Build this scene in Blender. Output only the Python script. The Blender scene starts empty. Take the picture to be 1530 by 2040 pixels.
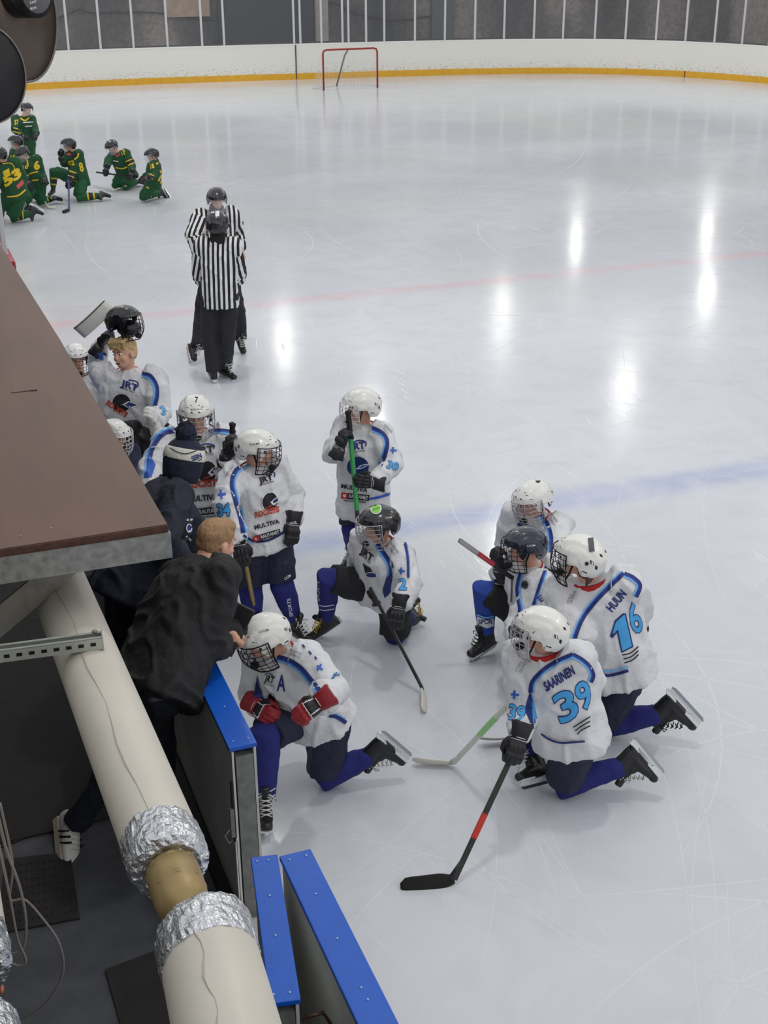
import bpy, bmesh, math, random
import numpy as np
from mathutils import Vector, Matrix, noise
from mathutils.bvhtree import BVHTree
random.seed(4)
R = math.radians
V = Vector
scene = bpy.context.scene
COL = scene.collection

# ------------------------------------------------------------ camera, world, exposure
F, PITCH, YAW, ROLL, CH = 2565.3, 0.4200, 0.3588, -0.00646, 4.4876
fw = V((math.sin(YAW)*math.cos(PITCH), math.cos(YAW)*math.cos(PITCH), -math.sin(PITCH)))
r0 = V((math.cos(YAW), -math.sin(YAW), 0)); u0 = r0.cross(fw)
RT = (math.cos(ROLL)*r0 + math.sin(ROLL)*u0); UP = (-math.sin(ROLL)*r0 + math.cos(ROLL)*u0)
EYE = V((0, 0, CH))
HD = V((math.sin(YAW), math.cos(YAW), 0)); HR = r0.copy(); ZUP = V((0, 0, 1))
cd = bpy.data.cameras.new('camera'); cam = bpy.data.objects.new('camera', cd); COL.objects.link(cam)
cd.sensor_fit = 'VERTICAL'; cd.sensor_height = 36.0; cd.lens = F/2040*36.0; cd.clip_end = 300; cd.clip_start = .05
m = Matrix((RT, UP, -fw)).transposed().to_4x4(); m.translation = EYE; cam.matrix_world = m
scene.camera = cam
scene.view_settings.view_transform = 'Standard'; scene.view_settings.look = 'None'
scene.view_settings.gamma = 1.0; scene.view_settings.exposure = 0.0
w = bpy.data.worlds.new('hall_ambient'); scene.world = w; w.use_nodes = True
w.node_tree.nodes['Background'].inputs[0].default_value = (.97, .98, 1.0, 1)
w.node_tree.nodes['Background'].inputs[1].default_value = .78
LAMP_Z = 6.5
LAMPS = [(x, y) for y in (-2, 5.5, 13, 20.5, 28, 35.5, 44.5) for x in (3.2, 10.2, 17.3, 24.8) if (x, y) not in ((10.2, 13), (17.3, 44.5))] + [(30.8, 44.5)]
LAMP_POWER = 50
for (lx, ly) in LAMPS:
    ld = bpy.data.lights.new('hall_lamp', 'AREA'); ld.shape = 'DISK'; ld.size = .4; ld.energy = LAMP_POWER*(1.25 if ly > 25 else 1)
    ld.color = (1, .97, .92)
    lo = bpy.data.objects.new('hall_lamp', ld); COL.objects.link(lo); lo.location = (lx, ly, LAMP_Z)

# ------------------------------------------------------------ pixel geometry
def ray(x, y): return fw + RT*((x-765)/F) - UP*((y-1020)/F)
def onz(x, y, z):
    d = ray(x, y); return EYE + d*((z-CH)/d.z)
def topx(p):
    d = V(p)-EYE; z = d.dot(fw); return (765+F*d.dot(RT)/z, 1020-F*d.dot(UP)/z)
def B(x, y, z=0): return topx((x, y, z))+(z,)
def onF(x, y, f):
    d = ray(x, y); return EYE + d*(f/d.dot(HD))
def fwd(p): return (p-EYE).dot(HD)
def bone(par, x, y, L, s):
    d = ray(x, y).normalized(); o = EYE-par
    b = o.dot(d); c = o.dot(o)-L*L; q = b*b-c
    t = -b if q < 0 else (-b-math.sqrt(q) if s == 'n' else -b+math.sqrt(q))
    return EYE+d*t
def cdir(az, pitch=0):
    a = R(az); h = -HD*math.cos(a)+HR*math.sin(a); p = R(pitch)
    return (h*math.cos(p)-ZUP*math.sin(p)).normalized()

# ------------------------------------------------------------ materials
def lin(c): 
    return tuple(((v/255)/12.92 if v/255 <= .04045 else ((v/255+.055)/1.055)**2.4) for v in c)+(1,)
MC = {}
def mat(name, rgb, rough=.6, metal=0, bump=0, bscale=40, var=0, vscale=8, coat=0, emis=None, trans=0, bdist=.002, stretch=None):
    if name in MC: return MC[name]
    m = bpy.data.materials.new(name); m.use_nodes = True; MC[name] = m
    nt = m.node_tree; b = nt.nodes['Principled BSDF']
    b.inputs['Base Color'].default_value = lin(rgb); b.inputs['Roughness'].default_value = rough
    b.inputs['Metallic'].default_value = metal; b.inputs['Coat Weight'].default_value = coat
    if trans: b.inputs['Transmission Weight'].default_value = trans
    m.diffuse_color = lin(rgb)
    tc = nt.nodes.new('ShaderNodeTexCoord'); mp = nt.nodes.new('ShaderNodeMapping'); nt.links.new(tc.outputs['Object'], mp.inputs[0])
    if stretch: mp.inputs['Scale'].default_value = stretch
    if var:
        n = nt.nodes.new('ShaderNodeTexNoise'); n.inputs['Scale'].default_value = vscale; n.inputs['Detail'].default_value = 6
        nt.links.new(mp.outputs[0], n.inputs['Vector'])
        mr = nt.nodes.new('ShaderNodeMapRange'); mr.inputs[1].default_value = .3; mr.inputs[2].default_value = .7
        mr.inputs[3].default_value = 1-var; mr.inputs[4].default_value = 1+var; nt.links.new(n.outputs[0], mr.inputs[0])
        mx = nt.nodes.new('ShaderNodeVectorMath'); mx.operation = 'SCALE'; mx.inputs[0].default_value = lin(rgb)[:3]
        nt.links.new(mr.outputs[0], mx.inputs['Scale']); nt.links.new(mx.outputs[0], b.inputs['Base Color'])
    if bump:
        n = nt.nodes.new('ShaderNodeTexNoise'); n.inputs['Scale'].default_value = bscale; n.inputs['Detail'].default_value = 4
        nt.links.new(mp.outputs[0], n.inputs['Vector'])
        bp = nt.nodes.new('ShaderNodeBump'); bp.inputs['Strength'].default_value = bump; bp.inputs['Distance'].default_value = bdist
        nt.links.new(n.outputs[0], bp.inputs['Height']); nt.links.new(bp.outputs[0], b.inputs['Normal'])
    return m
def cloth(name, rgb, rough=.85): return mat(name, rgb, rough, bump=.9, bscale=10, var=.05, vscale=5, bdist=.028)
WHITE = cloth('white_jersey_cloth', (214, 215, 219)); NAVY = cloth('navy_pants_cloth', (26, 30, 58), .7)
SOCK = cloth('blue_sock_knit', (30, 34, 110)); BLACKC = cloth('black_cloth', (26, 26, 30), .8)
RED = cloth('red_collar_cloth', (178, 36, 36)); GREEN = cloth('green_jersey_cloth', (26, 74, 44)); GPANT = cloth('green_pants_cloth', (22, 84, 48))
JACKET = cloth('black_jacket_cloth', (31, 31, 34), .8); NJACK = cloth('navy_jacket_cloth', (24, 29, 48), .75)
JEANS = cloth('dark_jeans_denim', (24, 28, 40), .9); SKIN = mat('skin', (216, 165, 142), .5, var=.06, vscale=20)
SOCK2 = cloth('royal_sock_knit', (38, 70, 160))
def ink(name, rgb, r=.6): return mat(name, rgb, r)
iNAVY = ink('print_navy', (22, 40, 110)); iCYAN = ink('print_light_blue', (66, 160, 222)); iBLUE = ink('print_blue', (40, 90, 190)); iBLACK = ink('print_black', (24, 22, 30))
iRED = ink('print_red', (190, 50, 35)); iWHITE = ink('print_white', (225, 225, 228)); iORANGE = ink('print_orange', (205, 100, 60)); iYEL = ink('print_yellow', (226, 190, 40))
iGREY = ink('print_grey', (80, 80, 88)); iSKY = ink('print_sky', (120, 180, 230)); iLIME = ink('print_lime', (130, 200, 70)); iPINK = ink('print_pink', (205, 80, 80)); iDARKRED = ink('print_dark_red', (120, 34, 30))
HELW = mat('white_helmet_plastic', (226, 226, 222), .3, coat=.3); HELB = mat('black_helmet_plastic', (22, 23, 28), .25, coat=.5); HELN = mat('navy_helmet_plastic', (24, 30, 54), .25, coat=.5)
WIREB = mat('black_cage_wire', (26, 26, 30), .35, .6); WIREW = mat('white_cage_wire', (225, 225, 225), .35, .3); WIREC = mat('chrome_cage_wire', (185, 185, 190), .3, .8)
VENT = mat('dark_vent', (22, 22, 26), .7); PAD = mat('dark_padding', (30, 28, 32), .9)
GLB = mat('black_glove_leather', (24, 24, 31), .55, bump=.6, bscale=60, bdist=.003); GLR = mat('red_glove_leather', (140, 24, 36), .5, bump=.5, bscale=60, bdist=.003)
GLW = mat('white_glove_leather', (214, 214, 210), .5, bump=.4, bscale=60, bdist=.003)
SKB = mat('black_skate_leather', (26, 26, 29), .4, bump=.4, bscale=50, bdist=.003); HOLD = mat('white_blade_holder', (215, 218, 220), .35); STEEL = mat('steel_runner', (170, 175, 180), .25, .9)
LACEW = mat('white_laces', (214, 214, 210), .8); LACEY = mat('yellow_laces', (214, 182, 50), .8)
EYEW = mat('eye_white', (235, 232, 228), .2); EYED = mat('eye_dark', (48, 38, 34), .2); LIP = mat('lip', (170, 90, 85), .5); BROW = mat('brow_hair', (120, 92, 66), .8)
BLOND = mat('blond_hair', (196, 166, 118), .6, bump=1, bscale=120, var=.25, vscale=60, bdist=.006, stretch=(1, 1, .2)); GINGER = mat('short_sandy_hair', (158, 124, 90), .7, bump=.8, bscale=150, var=.22, vscale=40, bdist=.004)
BROWNH = mat('brown_hair', (74, 56, 46), .7, bump=1, bscale=100, bdist=.008, var=.2, vscale=50)

def visor_mat():
    m = bpy.data.materials.new('clear_visor'); m.use_nodes = True; nt = m.node_tree; b = nt.nodes['Principled BSDF']
    b.inputs['Base Color'].default_value = (.9, .95, 1, 1); b.inputs['Roughness'].default_value = .05; b.inputs['Alpha'].default_value = .22
    return m
VISOR = visor_mat()

# ------------------------------------------------------------ object helpers
def tag(o, label=None, cat=None, group=None, kind=None):
    if label: o['label'] = label
    if cat: o['category'] = cat
    if group: o['group'] = group
    if kind: o['kind'] = kind
    return o
def empty(name, loc=(0, 0, 0)):
    o = bpy.data.objects.new(name, None); COL.objects.link(o); o.location = loc; o.empty_display_size = .1; return o
def link(name, me, parent=None, world=None):
    o = bpy.data.objects.new(name, me); COL.objects.link(o)
    mw = world or Matrix.Identity(4)
    if parent:
        o.parent = parent; 
        pw = PW[parent.name] if parent.name in PW else Matrix.Translation(parent.location)
        o.matrix_local = pw.inverted() @ mw
    else: o.matrix_local = mw
    PW[o.name] = mw.copy()
    return o
PW = {}
class G:
    """mesh gatherer: verts, faces, material index, smooth"""
    def __init__(s): s.v = []; s.f = []; s.mi = []; s.mats = []; s.sm = []
    def m(s, mt):
        if mt not in s.mats: s.mats.append(mt)
        return s.mats.index(mt)
    def add(s, vs, fs, mt, smooth=True, M=None):
        k = len(s.v); mi = s.m(mt)
        if M is not None: vs = [M @ V(v) for v in vs]
        s.v += [tuple(v) for v in vs]; s.f += [tuple(i+k for i in f) for f in fs]; s.mi += [mi]*len(fs); s.sm += [smooth]*len(fs)
    def box(s, c, d, mt, M=None, bev=0):
        x, y, z = [a/2 for a in d]; c = V(c)
        if bev:
            bm = bmesh.new(); bmesh.ops.create_cube(bm, size=1)
            for v in bm.verts: v.co = V((v.co.x*d[0], v.co.y*d[1], v.co.z*d[2]))
            bmesh.ops.bevel(bm, geom=bm.edges[:], offset=bev, segments=2, affect='EDGES', profile=.6)
            bm.verts.index_update()
            vs = [v.co+c for v in bm.verts]; fs = [[v.index for v in f.verts] for f in bm.faces]; bm.free()
            return s.add(vs, fs, mt, False, M)
        vs = [c+V((i*x, j*y, k*z)) for i in (-1, 1) for j in (-1, 1) for k in (-1, 1)]
        s.add(vs, [(0, 1, 3, 2), (4, 6, 7, 5), (0, 4, 5, 1), (2, 3, 7, 6), (0, 2, 6, 4), (1, 5, 7, 3)], mt, False, M)
    def tube(s, pts, rad, mt, n=10, M=None, caps=True, flat=None, closed=False):
        pts = [V(p) for p in pts]
        if not hasattr(rad, '__len__'): rad = [rad]*len(pts)
        vs = []; fs = []; prev = None; N = len(pts)
        for i, p in enumerate(pts):
            a = pts[(i-1) % N] if closed else pts[max(i-1, 0)]; b = pts[(i+1) % N] if closed else pts[min(i+1, N-1)]
            t = (b-a).normalized()
            if prev is None: u = t.orthogonal().normalized() if flat is None else (V(flat)-t*V(flat).dot(t)).normalized()
            else: u = (prev-t*prev.dot(t)).normalized()
            prev = u; w_ = t.cross(u)
            ru, rv = rad[i] if hasattr(rad[i], '__len__') else (rad[i], rad[i])
            for k in range(n):
                a_ = 2*math.pi*k/n; vs.append(p+u*math.cos(a_)*ru+w_*math.sin(a_)*rv)
        for i in range(N if closed else N-1):
            j = (i+1) % N
            for k in range(n): fs.append((i*n+k, i*n+(k+1) % n, j*n+(k+1) % n, j*n+k))
        if caps and not closed:
            fs.append(tuple(range(n))[::-1]); fs.append(tuple((N-1)*n+k for k in range(n)))
        s.add(vs, fs, mt, True, M)
    def ring_loft(s, rings, mt, n=20, M=None, ex=2.0):
        """rings: (center, vecA, vecB)"""
        vs = []; fs = []
        for c, A, B in rings:
            for k in range(n):
                a = 2*math.pi*k/n; ca, sa = math.cos(a), math.sin(a)
                ca = math.copysign(abs(ca)**(2/ex), ca); sa = math.copysign(abs(sa)**(2/ex), sa)
                vs.append(V(c)+V(A)*ca+V(B)*sa)
        N = len(rings)
        for i in range(N-1):
            for k in range(n): fs.append((i*n+k, i*n+(k+1) % n, (i+1)*n+(k+1) % n, (i+1)*n+k))
        fs.append(tuple(range(n))[::-1]); fs.append(tuple((N-1)*n+k for k in range(n)))
        s.add(vs, fs, mt, True, M)
    def ball(s, c, r, mt, M=None, n=14, Rm=None):
        if not hasattr(r, '__len__'): r = (r, r, r)
        vs = [V((0, 0, 1))]; fs = []; h = n//2
        for i in range(1, h):
            t = math.pi*i/h
            for k in range(n): a = 2*math.pi*k/n; vs.append(V((math.sin(t)*math.cos(a), math.sin(t)*math.sin(a), math.cos(t))))
        vs.append(V((0, 0, -1)))
        for k in range(n): fs.append((0, 1+k, 1+(k+1) % n)); fs.append((len(vs)-1, 1+(h-2)*n+(k+1) % n, 1+(h-2)*n+k))
        for i in range(h-2):
            for k in range(n): fs.append((1+i*n+k, 1+(i+1)*n+k, 1+(i+1)*n+(k+1) % n, 1+i*n+(k+1) % n))
        vs = [V((v.x*r[0], v.y*r[1], v.z*r[2])) for v in vs]
        if Rm is not None: vs = [Rm @ v for v in vs]
        s.add([v+V(c) for v in vs], fs, mt, True, M)
    def prism(s, poly, z0, z1, mt, M=None):
        n = len(poly); vs = [(p[0], p[1], z0) for p in poly]+[(p[0], p[1], z1) for p in poly]
        fs = [tuple(range(n))[::-1], tuple(range(n, 2*n))]+[(k, (k+1) % n, n+(k+1) % n, n+k) for k in range(n)]
        s.add(vs, fs, mt, False, M)
    def mesh(s, name='m'):
        me = bpy.data.meshes.new(name); me.from_pydata(s.v, [], s.f)
        for mt in s.mats: me.materials.append(mt)
        me.polygons.foreach_set('material_index', s.mi); me.polygons.foreach_set('use_smooth', s.sm); me.update()
        return me
    def remesh(s, vox, smooth=3, wr=0, wf=9):
        """voxel union of everything gathered so far -> replaces content"""
        mt = s.mats[0]; me = s.mesh(); o = bpy.data.objects.new('t', me); COL.objects.link(o)
        r = o.modifiers.new('r', 'REMESH'); r.mode = 'VOXEL'; r.voxel_size = vox
        if smooth: q = o.modifiers.new('s', 'SMOOTH'); q.iterations = smooth; q.factor = .5
        dg = bpy.context.evaluated_depsgraph_get(); e = o.evaluated_get(dg); m2 = e.to_mesh()
        nv = len(m2.vertices); co = np.empty(nv*3, np.float32); m2.vertices.foreach_get('co', co); co = co.reshape(-1, 3)
        if wr:
            no = np.empty(nv*3, np.float32); m2.vertices.foreach_get('normal', no); no = no.reshape(-1, 3)
            d = np.array([noise.noise(V((c[0]*wf, c[1]*wf, c[2]*wf*.6)))+.4*noise.noise(V((c[0]*wf*2.3+7, c[1]*wf*2.3, c[2]*wf*1.4)))
                          +2.6*max(0, .42-2.2*abs(noise.noise(V((c[0]*7+c[2]*2+3, c[1]*7, c[2]*4-c[0]*2))))) for c in co.tolist()])
            co = co+no*(d*wr)[:, None]
        fs = [tuple(p.vertices) for p in m2.polygons]
        e.to_mesh_clear(); bpy.data.objects.remove(o); bpy.data.meshes.remove(me)
        s.v = [tuple(c) for c in co.tolist()]; s.f = fs; s.mats = [mt]; s.mi = [0]*len(fs); s.sm = [True]*len(fs)
        return s
    def bvh(s): return BVHTree.FromPolygons([V(v) for v in s.v], s.f)

# ------------------------------------------------------------ printed decals on cloth (joined into the cloth mesh)
FC = {}
def glyph(txt, bold=0.0):
    k = (txt, bold)
    if k in FC: return FC[k]
    cu = bpy.data.curves.new('t', 'FONT'); cu.body = txt; cu.size = 1; cu.offset = bold; cu.resolution_u = 3; cu.fill_mode = 'BOTH'
    o = bpy.data.objects.new('t', cu); COL.objects.link(o)
    e = o.evaluated_get(bpy.context.evaluated_depsgraph_get()); me = e.to_mesh()
    vs = [v.co.copy() for v in me.vertices]; fs = [tuple(p.vertices) for p in me.polygons]
    e.to_mesh_clear(); bpy.data.objects.remove(o); bpy.data.curves.remove(cu)
    x0 = min(v.x for v in vs); x1 = max(v.x for v in vs)
    vs = [((v.x-x0)/(x1-x0), v.y/.72) for v in vs]
    FC[k] = (vs, fs); return FC[k]
class Deco:
    def __init__(s, g, cell=4):
        s.g = g; s.t = g.bvh(); s.cell = cell; s.lay = 0; s.new = []
    def put(s, vs, fs, mt, off=None):
        s.lay += 1; off = off if off is not None else .0045+.0004*s.lay
        bm = bmesh.new(); bv = [bm.verts.new((a, b, 0)) for a, b in vs]
        for f in fs:
            try: bm.faces.new([bv[i] for i in f])
            except ValueError: pass
        c = s.cell; xs = [a for a, b in vs]; ys = [b for a, b in vs]
        for ax, lo, hi in ((0, min(xs), max(xs)), (1, min(ys), max(ys))):
            t = math.floor(lo/c)*c+c
            while t < hi:
                co = V((t, 0, 0)) if ax == 0 else V((0, t, 0)); no = V((1, 0, 0)) if ax == 0 else V((0, 1, 0))
                bmesh.ops.bisect_plane(bm, geom=bm.verts[:]+bm.edges[:]+bm.faces[:], plane_co=co, plane_no=no, dist=1e-5); t += c
        out = {}; P = []
        for v in bm.verts:
            d = ray(v.co.x, v.co.y).normalized(); h = s.t.ray_cast(EYE, d)
            if h[0] is not None: out[v] = len(P); P.append(h[0]-d*off)
        F2 = []
        for f in bm.faces:
            if all(v in out for v in f.verts):
                q = [P[out[v]] for v in f.verts]
                if max((q[i]-q[i-1]).length for i in range(len(q))) < .07: F2.append(tuple(out[v] for v in f.verts))
        bm.free()
        s.new.append((P, F2, mt))
    def end(s):
        for P, F2, mt in s.new:
            if F2: s.g.add(P, F2, mt, True)
    def text(s, txt, p0, p1, h, mt, bold=.02, up=None, w=0, off=None):
        vs, fs = glyph(txt, bold); p0 = V(p0).to_2d() if len(p0) > 2 else V(p0); p1 = V(p1); e = p1-p0
        u = V((e.y, -e.x)).normalized() if up is None else V(up).normalized()
        s.put([tuple(p0+e*a+u*b*h) for a, b in vs], fs, mt, off)
    def num(s, txt, p0, p1, h, up=None, a=iNAVY, b=iCYAN, b0=.075, b1=.03):
        s.text(txt, p0, p1, h, a, b0, up, off=.0055); p0 = V(p0); p1 = V(p1); e = (p1-p0)*.04
        s.text(txt, tuple(p0+e), tuple(p1-e), h, b, b1, up, off=.009)
    def poly(s, pts, mt, off=None):
        s.put(list(pts), [tuple(range(len(pts)))], mt, off)
    def ell(s, c, rx, ry, mt, rot=0, n=20):
        a = R(rot); s.poly([(c[0]+rx*math.cos(t)*math.cos(a)-ry*math.sin(t)*math.sin(a), c[1]+rx*math.cos(t)*math.sin(a)+ry*math.sin(t)*math.cos(a)) for t in [2*math.pi*i/n for i in range(n)]], mt)
    def rib(s, pts, wd, mt, sh=0):
        P = [V(p) for p in pts]
        # resample (Catmull-Rom) for a soft curve
        Q = []
        for i in range(len(P)-1):
            a = P[max(i-1, 0)]; b = P[i]; c = P[i+1]; d = P[min(i+2, len(P)-1)]
            for k in range(4):
                t = k/4; Q.append(.5*((2*b)+(c-a)*t+(2*a-5*b+4*c-d)*t*t+(3*b-a-3*c+d)*t**3))
        Q.append(P[-1]); vs = []; fs = []
        for i, p in enumerate(Q):
            t = (Q[min(i+1, len(Q)-1)]-Q[max(i-1, 0)]).normalized(); n = V((-t.y, t.x))
            vs += [tuple(p+n*(sh+wd/2)), tuple(p+n*(sh-wd/2))]
        for i in range(len(Q)-1): fs.append((2*i, 2*i+1, 2*i+3, 2*i+2))
        s.put(vs, fs, mt)
    def stripe(s, pts, w1=6, w2=4, side=1):
        s.rib(pts, w1, iNAVY); s.rib(pts, w2*.6, iBLUE, side*(w1/2+w2*.2)); s.rib(pts, w2*.7, iSKY, side*(w1/2+w2*.8))
    def cross(s, c, L, rot=0, mt=iBLUE):
        a = R(rot); d = V((math.cos(a), math.sin(a))); n = V((-d.y, d.x)); c = V(c)
        s.rib([c-d*L/2, c+d*L/2], L*.26, mt); s.rib([c-n*L/2-d*L*.1, c+n*L/2-d*L*.1], L*.26, mt)
    def crest(s, c, r, rot=-10):
        c = V(c); s.ell(c, r*1.06, r*1.3, iWHITE, rot); s.ell(c, r*.95, r*1.18, iBLACK, rot)
        s.rib([c+V((-.5*r, .75*r)), c+V((-.1*r, .6*r)), c+V((.5*r, .2*r))], r*.14, iRED)
        s.poly([c+V((.05*r, .05*r)), c+V((.55*r, -.45*r)), c+V((1.35*r, -.75*r)), c+V((1.0*r, .0)), c+V((.45*r, .45*r))], iWHITE)
        s.poly([c+V((.3*r, .0*r)), c+V((.65*r, -.38*r)), c+V((1.2*r, -.6*r)), c+V((.9*r, -.08*r)), c+V((.5*r, .15*r))], iNAVY)

# ------------------------------------------------------------ templates: head features, helmet, cage, glove, skate, hand
def smat(M, k): return M @ Matrix.Scale(k, 4)
def frame(o, f, up):
    f = f.normalized(); u = (up-f*up.dot(f)).normalized(); l = u.cross(f)
    M = Matrix((f, l, u)).transposed().to_4x4(); M.translation = o; return M
def head_prims(g, M):
    g.ball((-.008, 0, .028), (.092, .074, .088), SKIN, M, 20); g.ball((.03, 0, -.025), (.058, .056, .08), SKIN, M, 18)
    g.ball((.042, 0, -.078), (.036, .038, .03), SKIN, M); g.ball((.087, 0, -.022), (.018, .012, .022), SKIN, M, 10); g.ball((.083, 0, -.004), (.01, .008, .024), SKIN, M, 10)
    g.ball((.073, 0, .03), (.014, .05, .014), SKIN, M)
    for s in (1, -1):
        g.ball((-.002, s*.077, -.012), (.02, .009, .03), SKIN, M, 12); g.ball((.056, s*.036, -.032), (.022, .02, .022), SKIN, M, 12)
    g.ball((.08, 0, -.055), (.012, .024, .008), SKIN, M, 10); g.ball((.078, 0, -.069), (.012, .02, .007), SKIN, M, 10)
def face_detail(g, M, brow=BROW, smile=False):
    for s in (1, -1):
        g.ball((.073, s*.029, .006), (.011, .015, .0085), EYEW, M, 12); g.ball((.0825, s*.029, .006), (.004, .006, .0065), EYED, M, 10)
        g.tube([(.083, s*.012, .023), (.084, s*.03, .029), (.072, s*.048, .024)], [.003, .004, .002], brow, 6, M)
    if smile:
        g.ball((.088, 0, -.06), (.008, .022, .012), iDARKRED, M, 12); g.ball((.0925, 0, -.055), (.004, .017, .004), EYEW, M, 10)
    else: g.tube([(.084, -.02, -.062), (.0925, 0, -.06), (.084, .02, -.062)], [.002, .0035, .002], LIP, 6, M)

def helmet_shell():
    g = G(); nt_, ns = 72, 18
    def lim(a):
        a = abs(a); pts = [(0, .048), (40, .045), (58, .03), (66, -.035), (74, -.045), (80, .0), (104, .0), (112, -.06), (140, -.078), (180, -.085)]
        for (a0, z0), (a1, z1) in zip(pts, pts[1:]):
            if a <= a1: return z0+(z1-z0)*(a-a0)/(a1-a0)
    def P(a, t, off=0):
        z0 = lim(a); zb = .128; ar = R(a)
        # t 0..1 from apex to rim; elliptical arc
        ph_end = math.acos(max(-1, min(1, z0/zb*.98))) ; ph = t*ph_end
        sp = math.sin(ph)**.92 if ph > 0 else 0
        rx = .148 if abs(a) < 90 else .150; ry = .116
        x = rx*sp*math.cos(ar); y = ry*sp*math.sin(ar); z = zb*math.cos(ph)
        b = .0045*math.exp(-((abs(y)-.05)/.012)**2)*(1 if z > .05 else .3) - .003*math.exp(-((abs(y)-.072)/.006)**2)
        n = V((x/rx**2, y/ry**2, z/zb**2)).normalized()
        if abs(a) > 130: b += .006*math.exp(-((z-.03)/.02)**2)
        if z < .09: b += .003*(math.sin(z*110)>.55)
        return V((x, y, z))+n*(b+off)
    for off, flip in ((0, 0), (-.014, 1)):
        vs = []; fs = []
        for i in range(nt_):
            a = -180+360*i/nt_
            for j in range(ns+1): vs.append(P(a, max(j/ns, .004), off))
        for i in range(nt_):
            for j in range(ns):
                q = (i*(ns+1)+j, i*(ns+1)+j+1, ((i+1) % nt_)*(ns+1)+j+1, ((i+1) % nt_)*(ns+1)+j)
                fs.append(q[::-1] if flip else q)
        g.add(vs, fs, HELW if not flip else PAD)
    vs = []; fs = []
    for i in range(nt_):
        a = -180+360*i/nt_; vs += [P(a, 1, 0), P(a, 1, -.014)]
    for i in range(nt_): j = (i+1) % nt_; fs.append((2*i, 2*i+1, 2*j+1, 2*j))
    g.add(vs, fs, PAD)
    ph = lambda a, z: (a, z)
    def vent(a0, t0, da, dt):
        vs = [P(a0-da, t0-dt, .0012), P(a0+da, t0-dt*.4, .0012), P(a0+da, t0+dt, .0012), P(a0-da, t0+dt*.4, .0012)]
        g.add(vs, [(0, 1, 2, 3)], VENT, False)
    for s in (1, -1):
        vent(s*14, .8, 4, .035); vent(s*34, .62, 5, .02); vent(s*52, .78, 6, .02); vent(s*135, .62, 4, .05); vent(s*146, .72, 3, .06); vent(s*120, .86, 6, .018); vent(s*164, .5, 4, .04)
        vent(s*22, .5, 5, .018)
        g.ball(P(s*62, .86, .002), (.007, .007, .007), VENT, None, 8); g.ball(P(s*112, .9, .002), (.005, .005, .005), STEEL, None, 8)
    return g.mesh('helmet_shell')
def cage_mesh(mt, wr=.0021):
    g = G()
    def P(a, z):
        t = (z+.04)/.095; ar = R(a); k = 1-.16*max(0, -t)**2
        return V(((.150+.014*(1-t*t))*math.cos(ar)*k*1.0, .119*math.sin(ar)*k*1.04, z))
    for a in range(-75, 76, 15):
        g.tube([P(a, .045-.185*i/9) for i in range(10)], wr, mt, 5)
    for z in (.02, -.012, -.044, -.076, -.108):
        g.tube([P(a, z) for a in range(-80, 81, 10)], wr, mt, 5)
    g.tube([P(a, .05) for a in range(-80, 81, 10)], .0035, mt, 6); g.tube([P(a, -.142) for a in range(-80, 81, 10)], .0042, mt, 6)
    for s in (80, -80): g.tube([P(s, .05-.192*i/6) for i in range(7)], .004, mt, 6)
    g.ball((.112, 0, -.118), (.026, .03, .02), PAD, None, 14)
    for s in (1, -1): g.tube([P(s*80, -.09), V((.02, s*.085, -.07)), V((0, s*.095, -.01))], .006, PAD, 6)
    return g.mesh('cage')
def visor_mesh():
    g = G(); vs = []; fs = []; n = 16; mrows = 6
    for i in range(n+1):
        a = R(-80+160*i/n)
        for j in range(mrows+1):
            z = .05-.15*j/mrows; vs.append(((.152+.006*j/mrows)*math.cos(a), .122*math.sin(a), z))
    for i in range(n):
        for j in range(mrows): k = i*(mrows+1)+j; fs.append((k, k+1, k+mrows+2, k+mrows+1))
    g.add(vs, fs, VISOR); g.tube([V(vs[i*(mrows+1)+mrows]) for i in range(n+1)], .002, WIREC, 5); 
    return g.mesh('visor')
def glove_mesh(mt, kind=0):
    g = G(); kind = mt is GLR; 
    g.ring_loft([((-.005, 0, 0), V((0, .036, 0)), V((0, 0, .026))), ((.03, 0, .002), V((0, .046, 0)), V((0, 0, .032))), ((.075, 0, .004), V((0, .05, 0)), V((0, 0, .032))), ((.1, 0, .002), V((0, .047, 0)), V((0, 0, .024)))], mt, 16, None, 3)
    for i, y in enumerate((-.037, -.0125, .0125, .037)):
        L = (.9, 1, 1.05, .95)[i]
        g.tube([(.085, y, .012), (.115*L+.005, y, .013), (.142*L, y, -.004), (.143*L, y, -.03), (.12*L, y, -.05), (.095, y, -.05)], [.016, .0158, .015, .0145, .014, .011], mt, 8)
        g.ball((.058, y, .03), (.024, .0115, .013), mt, None, 10); g.ball((.103, y, .024), (.015, .0115, .01), mt, None, 10)
    g.tube([(.02, .042, -.008), (.05, .06, -.02), (.08, .058, -.04), (.1, .04, -.052)], [.02, .02, .018, .014], mt, 8)
    g.remesh(.0052, 2)
    if kind:
        g.mats = [mt, GLB, iWHITE]
        for i, f in enumerate(g.f):
            x = sum(g.v[k][0] for k in f)/len(f); y = sum(g.v[k][1] for k in f)/len(f); z = sum(g.v[k][2] for k in f)/len(f)
            if x < .075 and z > -.01: g.mi[i] = 2 if abs(x-.072) < .004 or abs(abs(y)-.03-.3*x*.3) < .0025 else 1
    else:
        g.mats = [mt, LACEW]
        for i, f in enumerate(g.f):
            x = sum(g.v[k][0] for k in f)/len(f); z = sum(g.v[k][2] for k in f)/len(f)
            if z > .0 and .012 < x < .016 and mt is GLB: g.mi[i] = 1
    return g.mesh('glove')
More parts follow.
